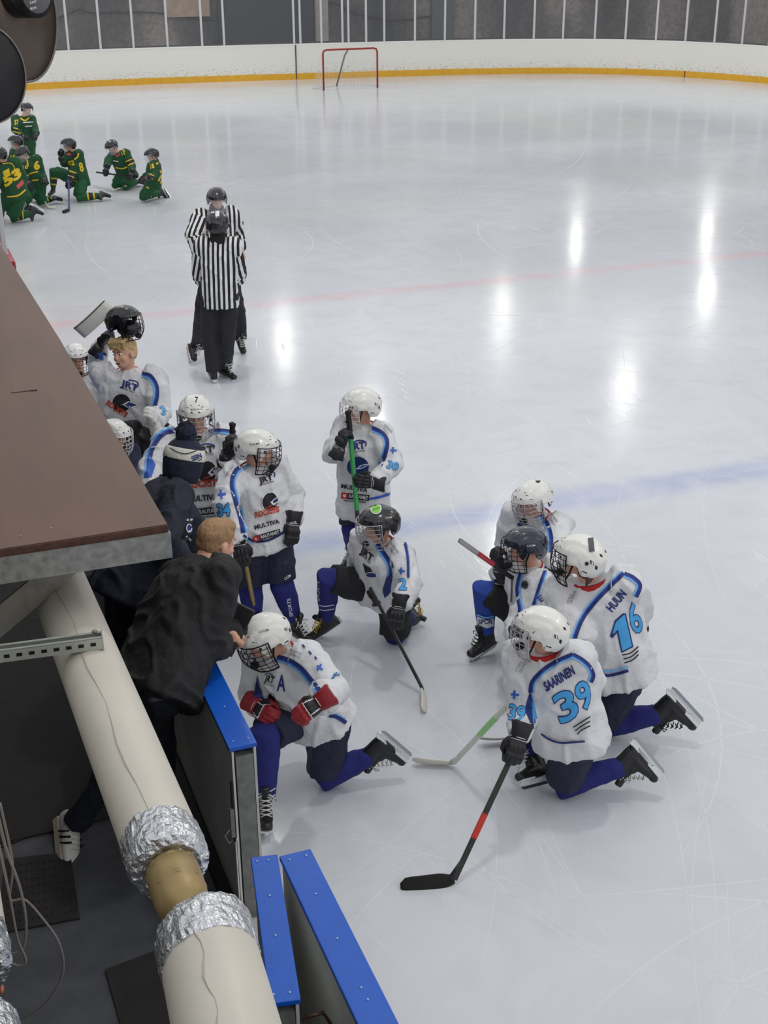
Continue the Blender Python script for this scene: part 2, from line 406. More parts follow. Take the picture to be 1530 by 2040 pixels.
def cuff_mesh(mt, mt2):
    g = G()
    g.ring_loft([((.01, 0, 0), V((0, .046, 0)), V((0, 0, .04))), ((-.03, 0, 0), V((0, .052, 0)), V((0, 0, .046))), ((-.075, 0, 0), V((0, .06, 0)), V((0, 0, .054))), ((-.085, 0, 0), V((0, .056, 0)), V((0, 0, .05)))], mt, 18, None, 2.8)
    for x in (-.082, .004): g.tube([(x, .0595*math.cos(R(a))*(1 if x < 0 else .8), .0535*math.sin(R(a))*(1 if x < 0 else .8)) for a in range(0, 360, 20)], .0022, mt2, 5, closed=True)
    return g.mesh('cuff')
def boot_mesh():
    g = G(); mt = SKB
    g.ring_loft([((-.025, 0, -.1), V((.048, 0, 0)), V((0, .034, 0))), ((-.022, 0, -.06), V((.05, 0, 0)), V((0, .037, 0))), ((-.018, 0, -.02), V((.048, 0, 0)), V((0, .039, 0))), ((-.012, 0, .05), V((.052, 0, 0)), V((0, .042, 0))), ((-.008, 0, .075), V((.054, 0, 0)), V((0, .044, 0)))], mt, 18)
    g.tube([(-.035, 0, -.075), (.03, 0, -.068), (.09, 0, -.075), (.14, 0, -.082)], [(.034, .034), (.04, .038), (.03, .038), (.022, .03)], mt, 14, flat=(0, 0, 1))
    g.ball((.145, 0, -.082), (.035, .034, .026), mt); g.ball((.03, 0, -.03), (.04, .032, .045), mt)
    g.box((.04, 0, -.103), (.22, .06, .016), mt); g.tube([(.035, 0, .0), (.05, 0, .06), (.062, 0, .1)], [(.02, .028)]*3, mt, 10)
    g.remesh(.006, 2); return g.mesh('boot')
def holder_mesh():
    g = G()
    pro = [(-.075, -.11), (.16, -.11), (.165, -.12), (.15, -.137), (-.07, -.137), (-.085, -.125)]
    hole = []
    M = Matrix(((1, 0, 0, 0), (0, 0, 1, 0), (0, 1, 0, 0), (0, 0, 0, 1)))
    g.prism([(-.08, -.108), (-.02, -.108), (-.035, -.128), (.1, -.128), (.085, -.108), (.16, -.108), (.168, -.122), (.155, -.14), (-.075, -.14), (-.088, -.125)], -.011, .011, HOLD, M)
    g.box((-.05, 0, -.109), (.075, .055, .01), HOLD, None, .003); g.box((.115, 0, -.109), (.1, .065, .01), HOLD, None, .003)
    return g.mesh('holder')
def runner_mesh():
    g = G(); M = Matrix(((1, 0, 0, 0), (0, 0, 1, 0), (0, 1, 0, 0), (0, 0, 0, 1)))
    g.prism([(-.08, -.138), (.162, -.138), (.168, -.146), (.15, -.157), (-.065, -.157), (-.085, -.148)], -.0025, .0025, STEEL, M); return g.mesh('runner')
def lace_mesh(mt):
    g = G()
    for i in range(6):
        t = i/5; x = .045+.065*(1-t)-.012*t; z = -.04+.09*t
        for s in (1, -1): g.tube([(x+.006, s*.03, z-.006), (x+.014, 0, z+.012), (x+.004, -s*.03, z+.012)], .0034, mt, 5)
    g.tube([(.05, 0, .055), (.075, .04, .045), (.07, .055, .02), (.055, .02, .05)], .003, mt, 5); g.tube([(.05, 0, .055), (.075, -.045, .04), (.065, -.05, .01)], .003, mt, 5)
    return g.mesh('laces')
SHELL = helmet_shell(); VIS = visor_mesh(); CAGES = {}; GLV = {}; CUF = {}; BOOT = boot_mesh(); HOLDM = holder_mesh(); RUN = runner_mesh(); LACES = {}
def shell(mt):
    k = 'shell_'+mt.name
    if k not in CAGES:
        me = SHELL.copy(); me.name = k; me.materials[0] = mt; CAGES[k] = me
    return CAGES[k]
def cache(d, k, fn): 
    if k not in d: d[k] = fn()
    return d[k]

def hand_prims(g, M, k=1.0):
    """bare hand: palm, four bent fingers, thumb; origin wrist, x along hand, z back of hand"""
    M = smat(M, k)
    g.ring_loft([((-.02, 0, 0), V((0, .026, 0)), V((0, 0, .02))), ((.02, 0, 0), V((0, .034, 0)), V((0, 0, .018))), ((.06, 0, 0), V((0, .042, 0)), V((0, 0, .016))), ((.085, 0, 0), V((0, .04, 0)), V((0, 0, .013)))], SKIN, 14, M, 2.4)
    for i, y in enumerate((-.032, -.011, .011, .032)):
        L = (.8, .95, 1.03, .93)[i]
        g.tube([(.075, y, .003), (.105*L+.01, y, .002), (.135*L, y, -.015), (.14*L, y, -.036), (.125*L, y, -.05)], [.0095, .0092, .0088, .0082, .007], SKIN, 8, M)
    g.tube([(.01, .024, -.006), (.04, .045, -.016), (.068, .047, -.03), (.088, .036, -.042)], [.013, .012, .0105, .009], SKIN, 8, M)

# ------------------------------------------------------------ a person
CUR = {'g': 'white team players'}
def person(label, base, pel, neck, head, hf, tf, aL, aR, lL, lR, s=1.0, jersey=WHITE, pants=NAVY, sock=SOCK, helmet=HELW, cage=WIREB, visor=False,
           glove=GLB, hair=None, lace=LACEW, collar=RED, deco=None, hdeco=None, gdeco=None, skates=True, hem=.13, wid=1.0, top='jersey', group=None, bare=False,
           far=False, shoe=None, cuff2=None, long_pants=False, pdeco=None, sdeco=None, ref=False, smile=False, sox=None, hb=(None, None), cell=5, hdk=1.0, gl=(1, 1), vox=None):
    cell = min(cell, 4); f0 = fwd(onz(*base)); root_loc = onz(*base)
    def J(j, par=None, L=None):
        x, y, q = j
        if isinstance(q, str):
            if q[0] == 'z': return onz(x, y, float(q[1:]))
            return bone(par, x, y, L, q)
        return onF(x, y, f0+q)
    P = J(pel); N = J(neck); H = J(head)
    up = (N-P).normalized(); fr = cdir(tf); fr = (fr-up*fr.dot(up)).normalized(); lat = up.cross(fr).normalized()  # person's left
    T = {}
    root = empty('person', root_loc); tag(root, label, 'person', group or CUR['g'])
    vx = vox or (.02 if far else .013)
    arms = {}; legs = {}
    for k, sg, a in (('L', 1, aL), ('R', -1, aR)):
        S = N+lat*sg*.165*s*wid-up*.035*s
        E_ = J(a[0], S, .27*s); W_ = J(a[1], E_, .23*s); Hn = J(a[2], W_, .1*s)
        arms[k] = (S, E_, W_, Hn)
    for k, sg, a in (('L', 1, lL), ('R', -1, lR)):
        Hp = P+lat*sg*.088*s-up*.02*s
        K = J(a[0], Hp, .38*s); A = J(a[1], K, .36*s); Tt = J(a[2], A, .17*s)
        legs[k] = (Hp, K, A, Tt)
    # --- body (one continuous skin)
    hd = cdir(hf[0], hf[1]); hup = ZUP
    if len(hf) > 2:
        hup = Matrix.Rotation(R(hf[2]), 3, hd) @ ZUP
    HM = smat(frame(H, hd, hup), s**.4*hdk)
    g = G(); g.m(SKIN)
    g.tube([P-up*.06, P+up*.1, N-up*.12, N-up*.02], [(.11*s, .08*s), (.11*s, .08*s), (.13*s, .08*s), (.06*s, .05*s)], SKIN, 14, flat=lat)
    g.tube([N-up*.05, N+(H-N)*.2, HM @ V((-.02, 0, -.03))], [.06*s, .052*s, .055*s], SKIN, 14)
    head_prims(g, HM)
    for k in 'LR':
        S, E_, W_, Hn = arms[k]; g.tube([S-(S-N)*.3, S, (S+E_)/2, E_, (E_+W_)/2, W_], [.045*s, .045*s, .042*s, .036*s, .034*s, .026*s], SKIN, 10)
        hv = (Hn-W_).normalized(); hbk = hb[0 if k == 'L' else 1]
        bk = cdir(*hbk) if hbk else (ZUP*.5+(W_-P)*.8-hv*0)
        HMt = frame(W_, hv, bk)
        if k == 'L': HMt = HMt @ Matrix.Scale(-1, 4, V((0, 1, 0)))
        T['hand'+k] = HMt
        if bare: hand_prims(g, HMt, s)
        else: g.tube([W_-hv*.01, W_+hv*.05], [(.026*s), (.028*s)], SKIN, 10)
        Hp, K, A, Tt = legs[k]; g.tube([Hp, (Hp+K)/2, K, K+(A-K)*.3, A], [.07*s, .058*s, .035*s, .04*s, .03*s], SKIN, 10)
        g.tube([A, A-(K-A).normalized()*.03*s], [.03*s, .026*s], SKIN, 8)
    g.remesh(.0055 if not helmet else (.012 if far else .0068), 1)
    face_detail(g, HM, smile=smile)
    body = link('body', g.mesh('body'), root)
    # --- jersey / jacket
    g = G(); g.m(jersey)
    def ring(t, a, b, o=0):
        return (P+(N-P)*t+fr*o*s, lat*a*s*wid, fr*b*s)
    L0 = (N-P).length; h0 = -hem*s/L0
    g.ring_loft([ring(h0, .215, .175), ring(h0*.5, .212, .172), ring(.05, .205, .165), ring(.35, .195, .155), ring(.62, .20, .155, .005), ring(.8, .195, .145, .005), ring(.92, .16, .115), ring(1.0, .105, .088), ring(1.05, .075, .07)], jersey, 26, None, 2.3)
    for k in 'LR':
        S, E_, W_, Hn = arms[k]
        k1 = .85 if top != 'jersey' else 1
        g.ball(S, (.098*s*k1,)*3, jersey, None, 14)
        wd = (W_-E_).normalized()
        e2 = E_+((E_-S).normalized()+(E_-W_).normalized()).normalized()*.012
        g.tube([S-(S-N)*.35, S, S+(E_-S)*.5, e2, E_+(W_-E_)*.5, W_-wd*.01*s], [.1*s*k1, .096*s*k1, .086*s*k1, .077*s*k1, .074*s*k1, .066*s*(k1 if top == 'jersey' else .7)], jersey, 14)
    g.remesh(vx, 4, .014 if not far else .008, 8.5)
    if ref:
        # stripes: lateral coordinate over torso, around the arm on sleeves
        st = []
        for v in g.v:
            v = V(v); best = None
            dt = (v-P).dot(up)/L0; c = P+(N-P)*max(-.3, min(1.0, dt)); q = v-c
            dT = math.hypot(q.dot(lat)/.2, q.dot(fr)/.16)/s
            co = q.dot(lat); best = (dT, co)
            for k in 'LR':
                S, E_, W_, Hn = arms[k]
                for a, b in ((S, E_), (E_, W_)):
                    ab = b-a; t = max(0, min(1, (v-a).dot(ab)/ab.length_squared)); c = a+ab*t; q = v-c; d = q.length/(.105*s)
                    if d < best[0]-.08 and (t > .25 or a is E_):
                        ax = ab.normalized(); e = (lat-ax*lat.dot(ax)); e = e.normalized() if e.length > .1 else fr
                        best = (d, (.165*(1 if k == 'L' else -1))*s + q.dot(e))
            st.append(best[1])
    if deco:
        D = Deco(g, cell); deco(D); D.end()
    if collar and top == 'jersey' and not ref:
        cg = G(); cpts = []
        n = 20
        for i in range(n):
            a = 2*math.pi*i/n; c = P+(N-P)*(1.0)
            cpts.append(c+lat*math.cos(a)*.088*s+fr*math.sin(a)*.078*s-up*(.04*s*max(0, math.sin(a))**2)+up*.006)
        cg.tube(cpts, [(.02*s, .009*s)]*n, collar, 8, closed=True, flat=up)
    me = g.mesh(top)
    if ref:
        at = me.attributes.new('stripe', 'FLOAT', 'POINT'); at.data.foreach_set('value', st+[0.0]*(len(g.v)-len(st)))
    jo = link(top, me, root)
    if collar and top == 'jersey' and not ref: tag(link('collar', cg.mesh('collar'), jo), 'red collar' if collar is RED else 'dark collar')
    # --- pants
    g = G(); g.m(pants)
    g.ring_loft([(P-up*.1*s, lat*.15*s, fr*.115*s), (P-up*.02*s, lat*.17*s, fr*.135*s), (P+up*.07*s, lat*.165*s, fr*.13*s), (P+up*.12*s, lat*.15*s, fr*.12*s)], pants, 18)
    for k in 'LR':
        Hp, K, A, Tt = legs[k]
        if long_pants:
            q = A+(A-K).normalized()*(.04*s if skates else .02)
            g.tube([Hp, (Hp+K)/2, K, (K+A)/2, q], [.105*s, .095*s, .08*s, .075*s, .072*s] if skates else [.1*s, .088*s, .068*s, .058*s, .055*s], pants, 14)
        else: g.tube([Hp, (Hp+K)/2, Hp+(K-Hp)*.93], [.115*s, .112*s, .104*s], pants, 16)
    g.remesh(vx, 3, .009, 9)
    if pdeco: D = Deco(g, cell); pdeco(D); D.end()
    link('pants', g.mesh('pants'), root)
    # --- socks
    if not long_pants:
        for k in 'LR':
            Hp, K, A, Tt = legs[k]; g = G(); g.m(sock)
            th = (Hp-K).normalized(); sh = (A-K).normalized(); kc = K-(th+sh)*.006
            g.tube([K+th*.09*s, K+th*.03*s, kc, K+sh*.09*s, K+(A-K)*.5, K+(A-K)*.8, A-sh*.01*s], [.07*s, .08*s, .084*s, .079*s, .072*s, .058*s, .052*s], sock, 16)
            g.remesh(vx*.85, 3, .004, 12)
            if sdeco: D = Deco(g, cell); sdeco(D, k); D.end()
            link('sock', g.mesh('sock'), root)
    # --- skates / shoes
    for k in 'LR':
        Hp, K, A, Tt = legs[k]; ft = (Tt-A); upv = (K-A).normalized()
        if ft.length < .02: ft = fr
        M = smat(frame(A, ft.normalized(), upv), s)
        if skates:
            b = link('skate', BOOT, root, M); link('blade_holder', HOLDM, b, M); link('runner', RUN, b, M)
            lt = lace[0 if k == 'L' else 1] if isinstance(lace, tuple) else lace
            if not far: link('laces', cache(LACES, lt.name, lambda: lace_mesh(lt)), b, M)
        elif shoe: shoe(root, M, k)
    # --- helmet and cage
    if helmet:
        hm = G()
        M = HM
        me = shell(helmet)
        if hdeco:
            g = G(); g.v = [tuple(M @ v.co) for v in me.vertices]; g.f = [tuple(p.vertices) for p in me.polygons]; g.mats = list(me.materials); g.mi = [p.material_index for p in me.polygons]; g.sm = [p.use_smooth for p in me.polygons]
            D = Deco(g, 3); hdeco(D); D.end(); h = link('helmet', g.mesh('helmet'), root)
        else: h = link('helmet', me, root, M)
        if cage: link('cage', cache(CAGES, 'c'+cage.name, lambda: cage_mesh(cage)), h, M)
        if visor: tag(link('visor', VIS, h, M), 'clear plastic visor')
    if ref:
        g = G(); g.tube([N-up*.06, N, N+(H-N)*.35, HM @ V((-.015, 0, -.075))], [.09*s, .08*s, .074*s, .07*s], collar, 16); link('neck_warmer', g.mesh('nw'), jo)
    if hair: hair(root, HM)
    # --- gloves
    if not bare:
        for i, k in enumerate('LR'):
            if not gl[i]: continue
            gm = glove[i] if isinstance(glove, tuple) else glove
            M = smat(T['hand'+k], .98*s**.5)
            go = link('glove', cache(GLV, gm.name, lambda: glove_mesh(gm)), root, M)
            c2 = cuff2 or LACEW
            cm = cache(CUF, gm.name+c2.name, lambda: cuff_mesh(gm if not cuff2 else GLB, c2))
            if gdeco:
                g = G(); g.v = [tuple(M @ v.co) for v in cm.vertices]; g.f = [tuple(p.vertices) for p in cm.polygons]; g.mats = list(cm.materials); g.mi = [p.material_index for p in cm.polygons]; g.sm = [p.use_smooth for p in cm.polygons]
                D = Deco(g, 4); gdeco(D, k); D.end(); link('cuff', g.mesh('cuff'), go)
            else: link('cuff', cm, go, M)
    T.update(P=P, N=N, H=H, arms=arms, legs=legs, up=up, fr=fr, lat=lat, root=root, f0=f0, HM=HM)
    print('PERSON', label[:30], 'spine %.2f neckhead %.2f pelz %.2f headz %.2f' % (L0, (H-N).length, P.z, H.z), ' '.join('%s knee z%.2f ank z%.2f th %.2f sh %.2f toe z%.2f' % (k, legs[k][1].z, legs[k][2].z, (legs[k][1]-legs[k][0]).length, (legs[k][2]-legs[k][1]).length, legs[k][3].z) for k in 'LR'), 'arms', ' '.join('%.2f/%.2f z%.2f' % ((arms[k][1]-arms[k][0]).length, (arms[k][2]-arms[k][1]).length, arms[k][2].z) for k in 'LR'))
    return T

# ------------------------------------------------------------ hockey stick
def stick(label, top, heel, toe, shaft, blade, bands=(), knob=None, bh=.07, group=None):
    top, heel, toe = V(top), V(heel), V(toe)
    o = empty('hockey_stick', (heel.x, heel.y, 0)); tag(o, label, 'hockey stick', group or 'hockey sticks')
    d = (heel-top); L = d.length; g = G(); bd = (toe-heel).normalized(); side = d.normalized().cross(bd).normalized()
    M = frame(top, d.normalized(), side)
    g.box((L/2, 0, 0), (L, .029, .02), shaft, M, .004)
    for a, b, mt in bands: g.box(((a+b)/2*L, 0, 0), ((b-a)*L, .0305, .0215), mt, M, .003)
    link('shaft', g.mesh('shaft'), o)
    if knob: k = G(); k.box((.06, 0, 0), (.16, .034, .026), knob, M, .006); k.box((-.012, 0, 0), (.025, .04, .032), knob, M, .006); link('grip_tape', k.mesh('grip'), o)
    g = G(); n = 10; BL = (toe-heel).length; rings = []
    upb = (-d.normalized()); upb = (upb-bd*upb.dot(bd)).normalized()
    for i in range(n+1):
        t = i/n; c = heel+bd*BL*t+side*(.03*t*t)+upb*(.0); hh = bh*.5*(.55+.45*min(1, t*4))*(1 if t < .85 else math.sqrt(max(.08, 1-((t-.85)/.16)**2)))
        rings.append((c, upb*hh, side*.006))
    g.ring_loft(rings, blade, 12, None, 4); g.tube([heel-d.normalized()*.1, heel+bd*.02], [(.016, .011), (.02, .009)], shaft, 8, flat=bd)
    link('blade', g.mesh('blade'), o)
    return o

#==SETTING==
# ------------------------------------------------------------ ice
def ice_mat():
    m = bpy.data.materials.new('ice'); m.use_nodes = True; nt = m.node_tree; N_ = nt.nodes; Lk = nt.links; b = N_['Principled BSDF']
    tc = N_.new('ShaderNodeTexCoord')
    def noise_(scale, st=(1, 1, 1), rot=0, det=5, dist=0):
        mp = N_.new('ShaderNodeMapping'); mp.inputs['Scale'].default_value = st; mp.inputs['Rotation'].default_value = (0, 0, R(rot)); Lk.new(tc.outputs['Object'], mp.inputs[0])
        n = N_.new('ShaderNodeTexNoise'); n.inputs['Scale'].default_value = scale; n.inputs['Detail'].default_value = det; n.inputs['Distortion'].default_value = dist; Lk.new(mp.outputs[0], n.inputs['Vector']); return n.outputs[0]
    def mr(x, a, b_, c, d):
        n = N_.new('ShaderNodeMapRange'); n.inputs[1].default_value = a; n.inputs[2].default_value = b_; n.inputs[3].default_value = c; n.inputs[4].default_value = d; Lk.new(x, n.inputs[0]); return n.outputs[0]
    def mix(fac, a, c):
        n = N_.new('ShaderNodeMix'); n.data_type = 'RGBA'
        if isinstance(fac, float): n.inputs[0].default_value = fac
        else: Lk.new(fac, n.inputs[0])
        for s_, q in ((6, a), (7, c)):
            if isinstance(q, tuple): n.inputs[s_].default_value = q
            else: Lk.new(q, n.inputs[s_])
        return n.outputs[2]
    def math_(op, a, c):
        n = N_.new('ShaderNodeMath'); n.operation = op
        for s_, q in ((0, a), (1, c)):
            if isinstance(q, (float, int)): n.inputs[s_].default_value = q
            else: Lk.new(q, n.inputs[s_])
        return n.outputs[0]
    big = noise_(.22, det=4, dist=.6)
    col = mix(mr(big, .35, .65, 0, 1), lin((206, 210, 217)), lin((219, 222, 228)))
    mott = noise_(2.6, det=8, dist=.8); col = mix(mr(mott, .45, .75, 0, .5), col, lin((198, 202, 209)))
    worn = noise_(.16, (1, 1, 1), 20, 3); col = mix(mr(worn, .5, .72, 0, .45), col, lin((205, 210, 198)))
    # painted lines under the ice
    sx = N_.new('ShaderNodeSeparateXYZ'); Lk.new(tc.outputs['Object'], sx.inputs[0]); y = sx.outputs[1]
    def band(y0, hw, soft, k):
        d = math_('ABSOLUTE', math_('SUBTRACT', y, y0), 0.0); return mr(d, hw-soft, hw+soft, k, 0)
    col = mix(math_('MULTIPLY', band(9.06, .19, .1, .5), mr(mott, .3, .6, .5, 1)), col, lin((150, 165, 215)))
    col = mix(math_('MULTIPLY', band(16.4, .17, .1, .6), mr(mott, .3, .6, .4, 1)), col, lin((222, 190, 198)))
    col = mix(band(41.2, .05, .03, .5), col, lin((214, 160, 165)))
    # skate scratches: thin ridged lines in several directions, gently bent
    sc = None
    for i, (rot, sc_, st) in enumerate(((8, .5, (1, .16, 1)), (62, .55, (1, .2, 1)), (118, .5, (1, .18, 1)))):
        n = noise_(sc_*2.2, st, rot, 1.5, 1.6); r_ = math_('ABSOLUTE', math_('SUBTRACT', n, .5), 0.0); ln = mr(r_, .0, .0035, 1, 0)
        mask = mr(noise_(.5+.2*i, det=2), .48, .6, 0, 1); ln = math_('MULTIPLY', ln, mask); sc = ln if sc is None else math_('MAXIMUM', sc, ln)
    col = mix(math_('MULTIPLY', sc, .05), col, lin((240, 242, 245)))
    Lk.new(col, b.inputs['Base Color'])
    rough = math_('ADD', mr(big, .3, .7, .12, .19), math_('MULTIPLY', sc, .05)); Lk.new(rough, b.inputs['Roughness'])
    b.inputs['IOR'].default_value = 1.31; b.inputs['Specular IOR Level'].default_value = .42
    bp = N_.new('ShaderNodeBump'); bp.inputs['Strength'].default_value = .13; bp.inputs['Distance'].default_value = .005
    Lk.new(math_('ADD', math_('MULTIPLY', sc, .5), math_('MULTIPLY', noise_(5, det=7), 1.0)), bp.inputs['Height']); Lk.new(bp.outputs[0], b.inputs['Normal'])
    return m
g = G(); g.m(ice_mat()); g.box((18, 21, -.05), (60, 66, .1), g.mats[0])
SCM = mat('skate_scratch', (252, 253, 255), .25); SCM.node_tree.nodes['Principled BSDF'].inputs['Alpha'].default_value = .45
rs = random.Random(11); vs = []; fs = []
for i in range(650):
    y = 3.5+rs.random()**1.5*26; x = 1.6+rs.random()*(5+y*.75); r_ = rs.choice((1.6, 3, 5, 8, 15)); a0 = rs.random()*6.283; L = min(2.2*r_, .6+rs.random()*4)/r_; wd = rs.choice((.002, .003, .005))*(1+y*.05)
    cx, cy = x-r_*math.cos(a0), y-r_*math.sin(a0); k0 = len(vs); m_ = 14
    for k in range(m_+1):
        a = a0+L*k/m_; h = wd*math.sin(math.pi*k/m_)+.0004
        vs += [(cx+(r_-h)*math.cos(a), cy+(r_-h)*math.sin(a), .0006), (cx+(r_+h)*math.cos(a), cy+(r_+h)*math.sin(a), .0006)]
    for k in range(m_): fs.append((k0+2*k, k0+2*k+1, k0+2*k+3, k0+2*k+2))
g.add(vs, fs, SCM, False)
tag(link('floor', g.mesh('ice')), 'white ice rink surface with skate scratches', kind='structure')

# bench area floor
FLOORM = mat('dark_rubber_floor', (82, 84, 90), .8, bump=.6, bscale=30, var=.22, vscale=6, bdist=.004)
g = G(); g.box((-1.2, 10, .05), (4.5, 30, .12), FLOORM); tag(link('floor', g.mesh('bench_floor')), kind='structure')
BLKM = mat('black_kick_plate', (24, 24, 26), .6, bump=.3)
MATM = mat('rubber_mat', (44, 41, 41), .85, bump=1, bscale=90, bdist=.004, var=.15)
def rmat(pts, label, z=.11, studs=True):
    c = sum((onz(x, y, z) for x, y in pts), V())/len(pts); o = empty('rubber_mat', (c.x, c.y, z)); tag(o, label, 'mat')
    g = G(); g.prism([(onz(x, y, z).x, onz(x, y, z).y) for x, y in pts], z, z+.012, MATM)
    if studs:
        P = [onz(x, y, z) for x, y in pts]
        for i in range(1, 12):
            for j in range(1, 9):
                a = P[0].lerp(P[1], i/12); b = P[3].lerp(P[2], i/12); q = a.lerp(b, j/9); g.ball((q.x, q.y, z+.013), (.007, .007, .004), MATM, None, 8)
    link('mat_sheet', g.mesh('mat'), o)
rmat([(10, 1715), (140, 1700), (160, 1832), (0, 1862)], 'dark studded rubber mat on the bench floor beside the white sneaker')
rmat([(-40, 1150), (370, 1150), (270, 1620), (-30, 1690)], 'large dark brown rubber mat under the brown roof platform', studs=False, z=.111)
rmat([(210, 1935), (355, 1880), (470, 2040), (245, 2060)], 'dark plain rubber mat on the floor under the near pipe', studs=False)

# ------------------------------------------------------------ far boards, kick strip, glass, hall wall
yl = [(-200, 192), (-60, 187), (60, 179), (150, 172.5), (300, 166.5), (450, 163), (600, 158.5), (750, 153), (900, 148), (1050, 145), (1150, 144.5), (1250, 147), (1350, 151), (1450, 158), (1530, 165), (1680, 182)]
path = [onz(x, y, 0) for x, y in yl]
path += [V((29.2, 32, 0)), V((29.4, 22, 0)), V((29.4, -6, 0))]
# smooth & resample
def resample(P, step):
    for _ in range(3): P = [P[0]]+[(P[i-1]+P[i]*2+P[i+1])/4 for i in range(1, len(P)-1)]+[P[-1]]
    Q = [P[0]]; acc = 0
    for a, b in zip(P, P[1:]):
        L = (b-a).length; t = step-acc
        while t <= L: Q.append(a+(b-a)*t/L); t += step
        acc = (acc+L) % step
    return Q
bp_ = resample(path, .45)
BOARD = mat('white_board_plastic', (226, 226, 216), .4, var=.03, vscale=2)
def board_mat():
    m = bpy.data.materials.new('scuffed_white_board'); m.use_nodes = True; nt = m.node_tree; b = nt.nodes['Principled BSDF']; b.inputs['Roughness'].default_value = .4
    tc = nt.nodes.new('ShaderNodeTexCoord'); mp = nt.nodes.new('ShaderNodeMapping'); mp.inputs['Scale'].default_value = (1, 1, 2.4); nt.links.new(tc.outputs['Object'], mp.inputs[0])
    n = nt.nodes.new('ShaderNodeTexNoise'); n.inputs['Scale'].default_value = 13; n.inputs['Detail'].default_value = 7; nt.links.new(mp.outputs[0], n.inputs['Vector'])
    sx = nt.nodes.new('ShaderNodeSeparateXYZ'); nt.links.new(tc.outputs['Object'], sx.inputs[0])
    h = nt.nodes.new('ShaderNodeMapRange'); h.inputs[1].default_value = .15; h.inputs[2].default_value = .75; h.inputs[3].default_value = .49; h.inputs[4].default_value = .72; nt.links.new(sx.outputs[2], h.inputs[0])
    gt = nt.nodes.new('ShaderNodeMath'); gt.operation = 'SUBTRACT'; nt.links.new(n.outputs[0], gt.inputs[0]); nt.links.new(h.outputs[0], gt.inputs[1])
    mr = nt.nodes.new('ShaderNodeMapRange'); mr.inputs[1].default_value = 0; mr.inputs[2].default_value = .06; mr.inputs[3].default_value = 0; mr.inputs[4].default_value = .5; nt.links.new(gt.outputs[0], mr.inputs[0])
    mx = nt.nodes.new('ShaderNodeMix'); mx.data_type = 'RGBA'; mx.inputs[6].default_value = lin((232, 231, 222)); mx.inputs[7].default_value = lin((150, 150, 150)); nt.links.new(mr.outputs[0], mx.inputs[0]); nt.links.new(mx.outputs[2], b.inputs['Base Color'])
    return m
BM = board_mat(); KICK = mat('yellow_kick_strip', (222, 168, 40), .45, var=.08, vscale=6); SILL = mat('white_board_cap', (240, 240, 236), .35); GAP = mat('dark_joint', (60, 74, 66), .7)
def extr(path, z0, z1, off, th, mt, name, kind='structure', parent=None):
    g = G(); n = len(path); vs = []; fs = []
    for i, p in enumerate(path):
        t = (path[min(i+1, n-1)]-path[max(i-1, 0)]).normalized(); nr = V((t.y, -t.x, 0))
        # nr points into the rink
        a = p+nr*off; b = p+nr*(off-th)
        vs += [(a.x, a.y, z0), (a.x, a.y, z1), (b.x, b.y, z1), (b.x, b.y, z0)]
    for i in range(n-1):
        for k in range(4): fs.append((4*i+k, 4*i+(k+1) % 4, 4*i+4+(k+1) % 4, 4*i+4+k))
    fs += [(0, 1, 2, 3), tuple(4*(n-1)+k for k in (3, 2, 1, 0))]
    g.add(vs, fs, mt, False); o = link(name, g.mesh(name), parent)
    if kind: tag(o, kind=kind)
    return o
BH = 1.13
extr(bp_, 0, BH, 0, .08, BM, 'wall_far'); extr(bp_, 0, .2, .02, .02, KICK, 'trim_1'); extr(bp_, BH, BH+.035, .01, .10, SILL, 'trim_2')
# joints in the boards
for (x, k) in ((597, 0), (1371, 1)):
    q = onz(x, 160 if k == 0 else 154, 0); i = min(range(len(bp_)), key=lambda j: (bp_[j]-q).length); p = bp_[i]; t = (bp_[i+1]-bp_[i-1]).normalized(); nr = V((t.y, -t.x, 0))
    g = G(); M = frame(p+nr*.012, t, ZUP)
    g.box((0, 0, .57 if k == 0 else .1), (.035, .03, 1.12 if k == 0 else .2), GAP if k == 0 else iDARKRED, M); tag(link('trim_3', g.mesh('joint')), kind='structure')
# glass above
def glass_mat(name, tint, alpha):
    m = bpy.data.materials.new(name); m.use_nodes = True; b = m.node_tree.nodes['Principled BSDF']
    b.inputs['Base Color'].default_value = tint; b.inputs['Roughness'].default_value = .08; b.inputs['Alpha'].default_value = alpha; return m
GLASS = glass_mat('hazy_rink_glass', (.6, .62, .65, 1), .06)
POST = mat('aluminium_post', (205, 205, 208), .4, .3)
extr(bp_, BH+.03, BH+2.0, -.04, .012, GLASS, 'window_1')
posts = [-80, 0, 62, 136, 200, 266, 334, 403, 447, 586.5, 599, 641, 683, 695, 730, 766, 827, 886.5, 946, 1004, 1063, 1121, 1184, 1245, 1305.5, 1364, 1422, 1477, 1531, 1583]
def ray_path(x):
    best = None
    d0 = ray(x, 85); 
    for a, b in zip(bp_, bp_[1:]):
        # intersect horizontal directions
        den = d0.x*(b.y-a.y)-d0.y*(b.x-a.x)
        if abs(den) < 1e-9: continue
        t = (a.x*(b.y-a.y)-a.y*(b.x-a.x))/den; u = (d0.x*a.y-d0.y*a.x)/-den if False else ((d0.x*t-a.x)*(b.x-a.x)+(d0.y*t-a.y)*(b.y-a.y))/((b-a).length**2)
        if t > 0 and 0 <= u <= 1: return a+(b-a)*u, (b-a).normalized()
    return None
pg = G(); pg.box((0, 0, .98), (.075, .05, 1.95), POST, None, .01); pm = pg.mesh('glass_post')
first = None
for i, x in enumerate(posts):
    r_ = ray_path(x)
    if not r_: continue
    p, t = r_; nr = V((t.y, -t.x, 0)); M = frame(V((p.x, p.y, BH+.035))-nr*.04, t, ZUP)
    tag(link('trim_4', pm, None, M), kind='structure')
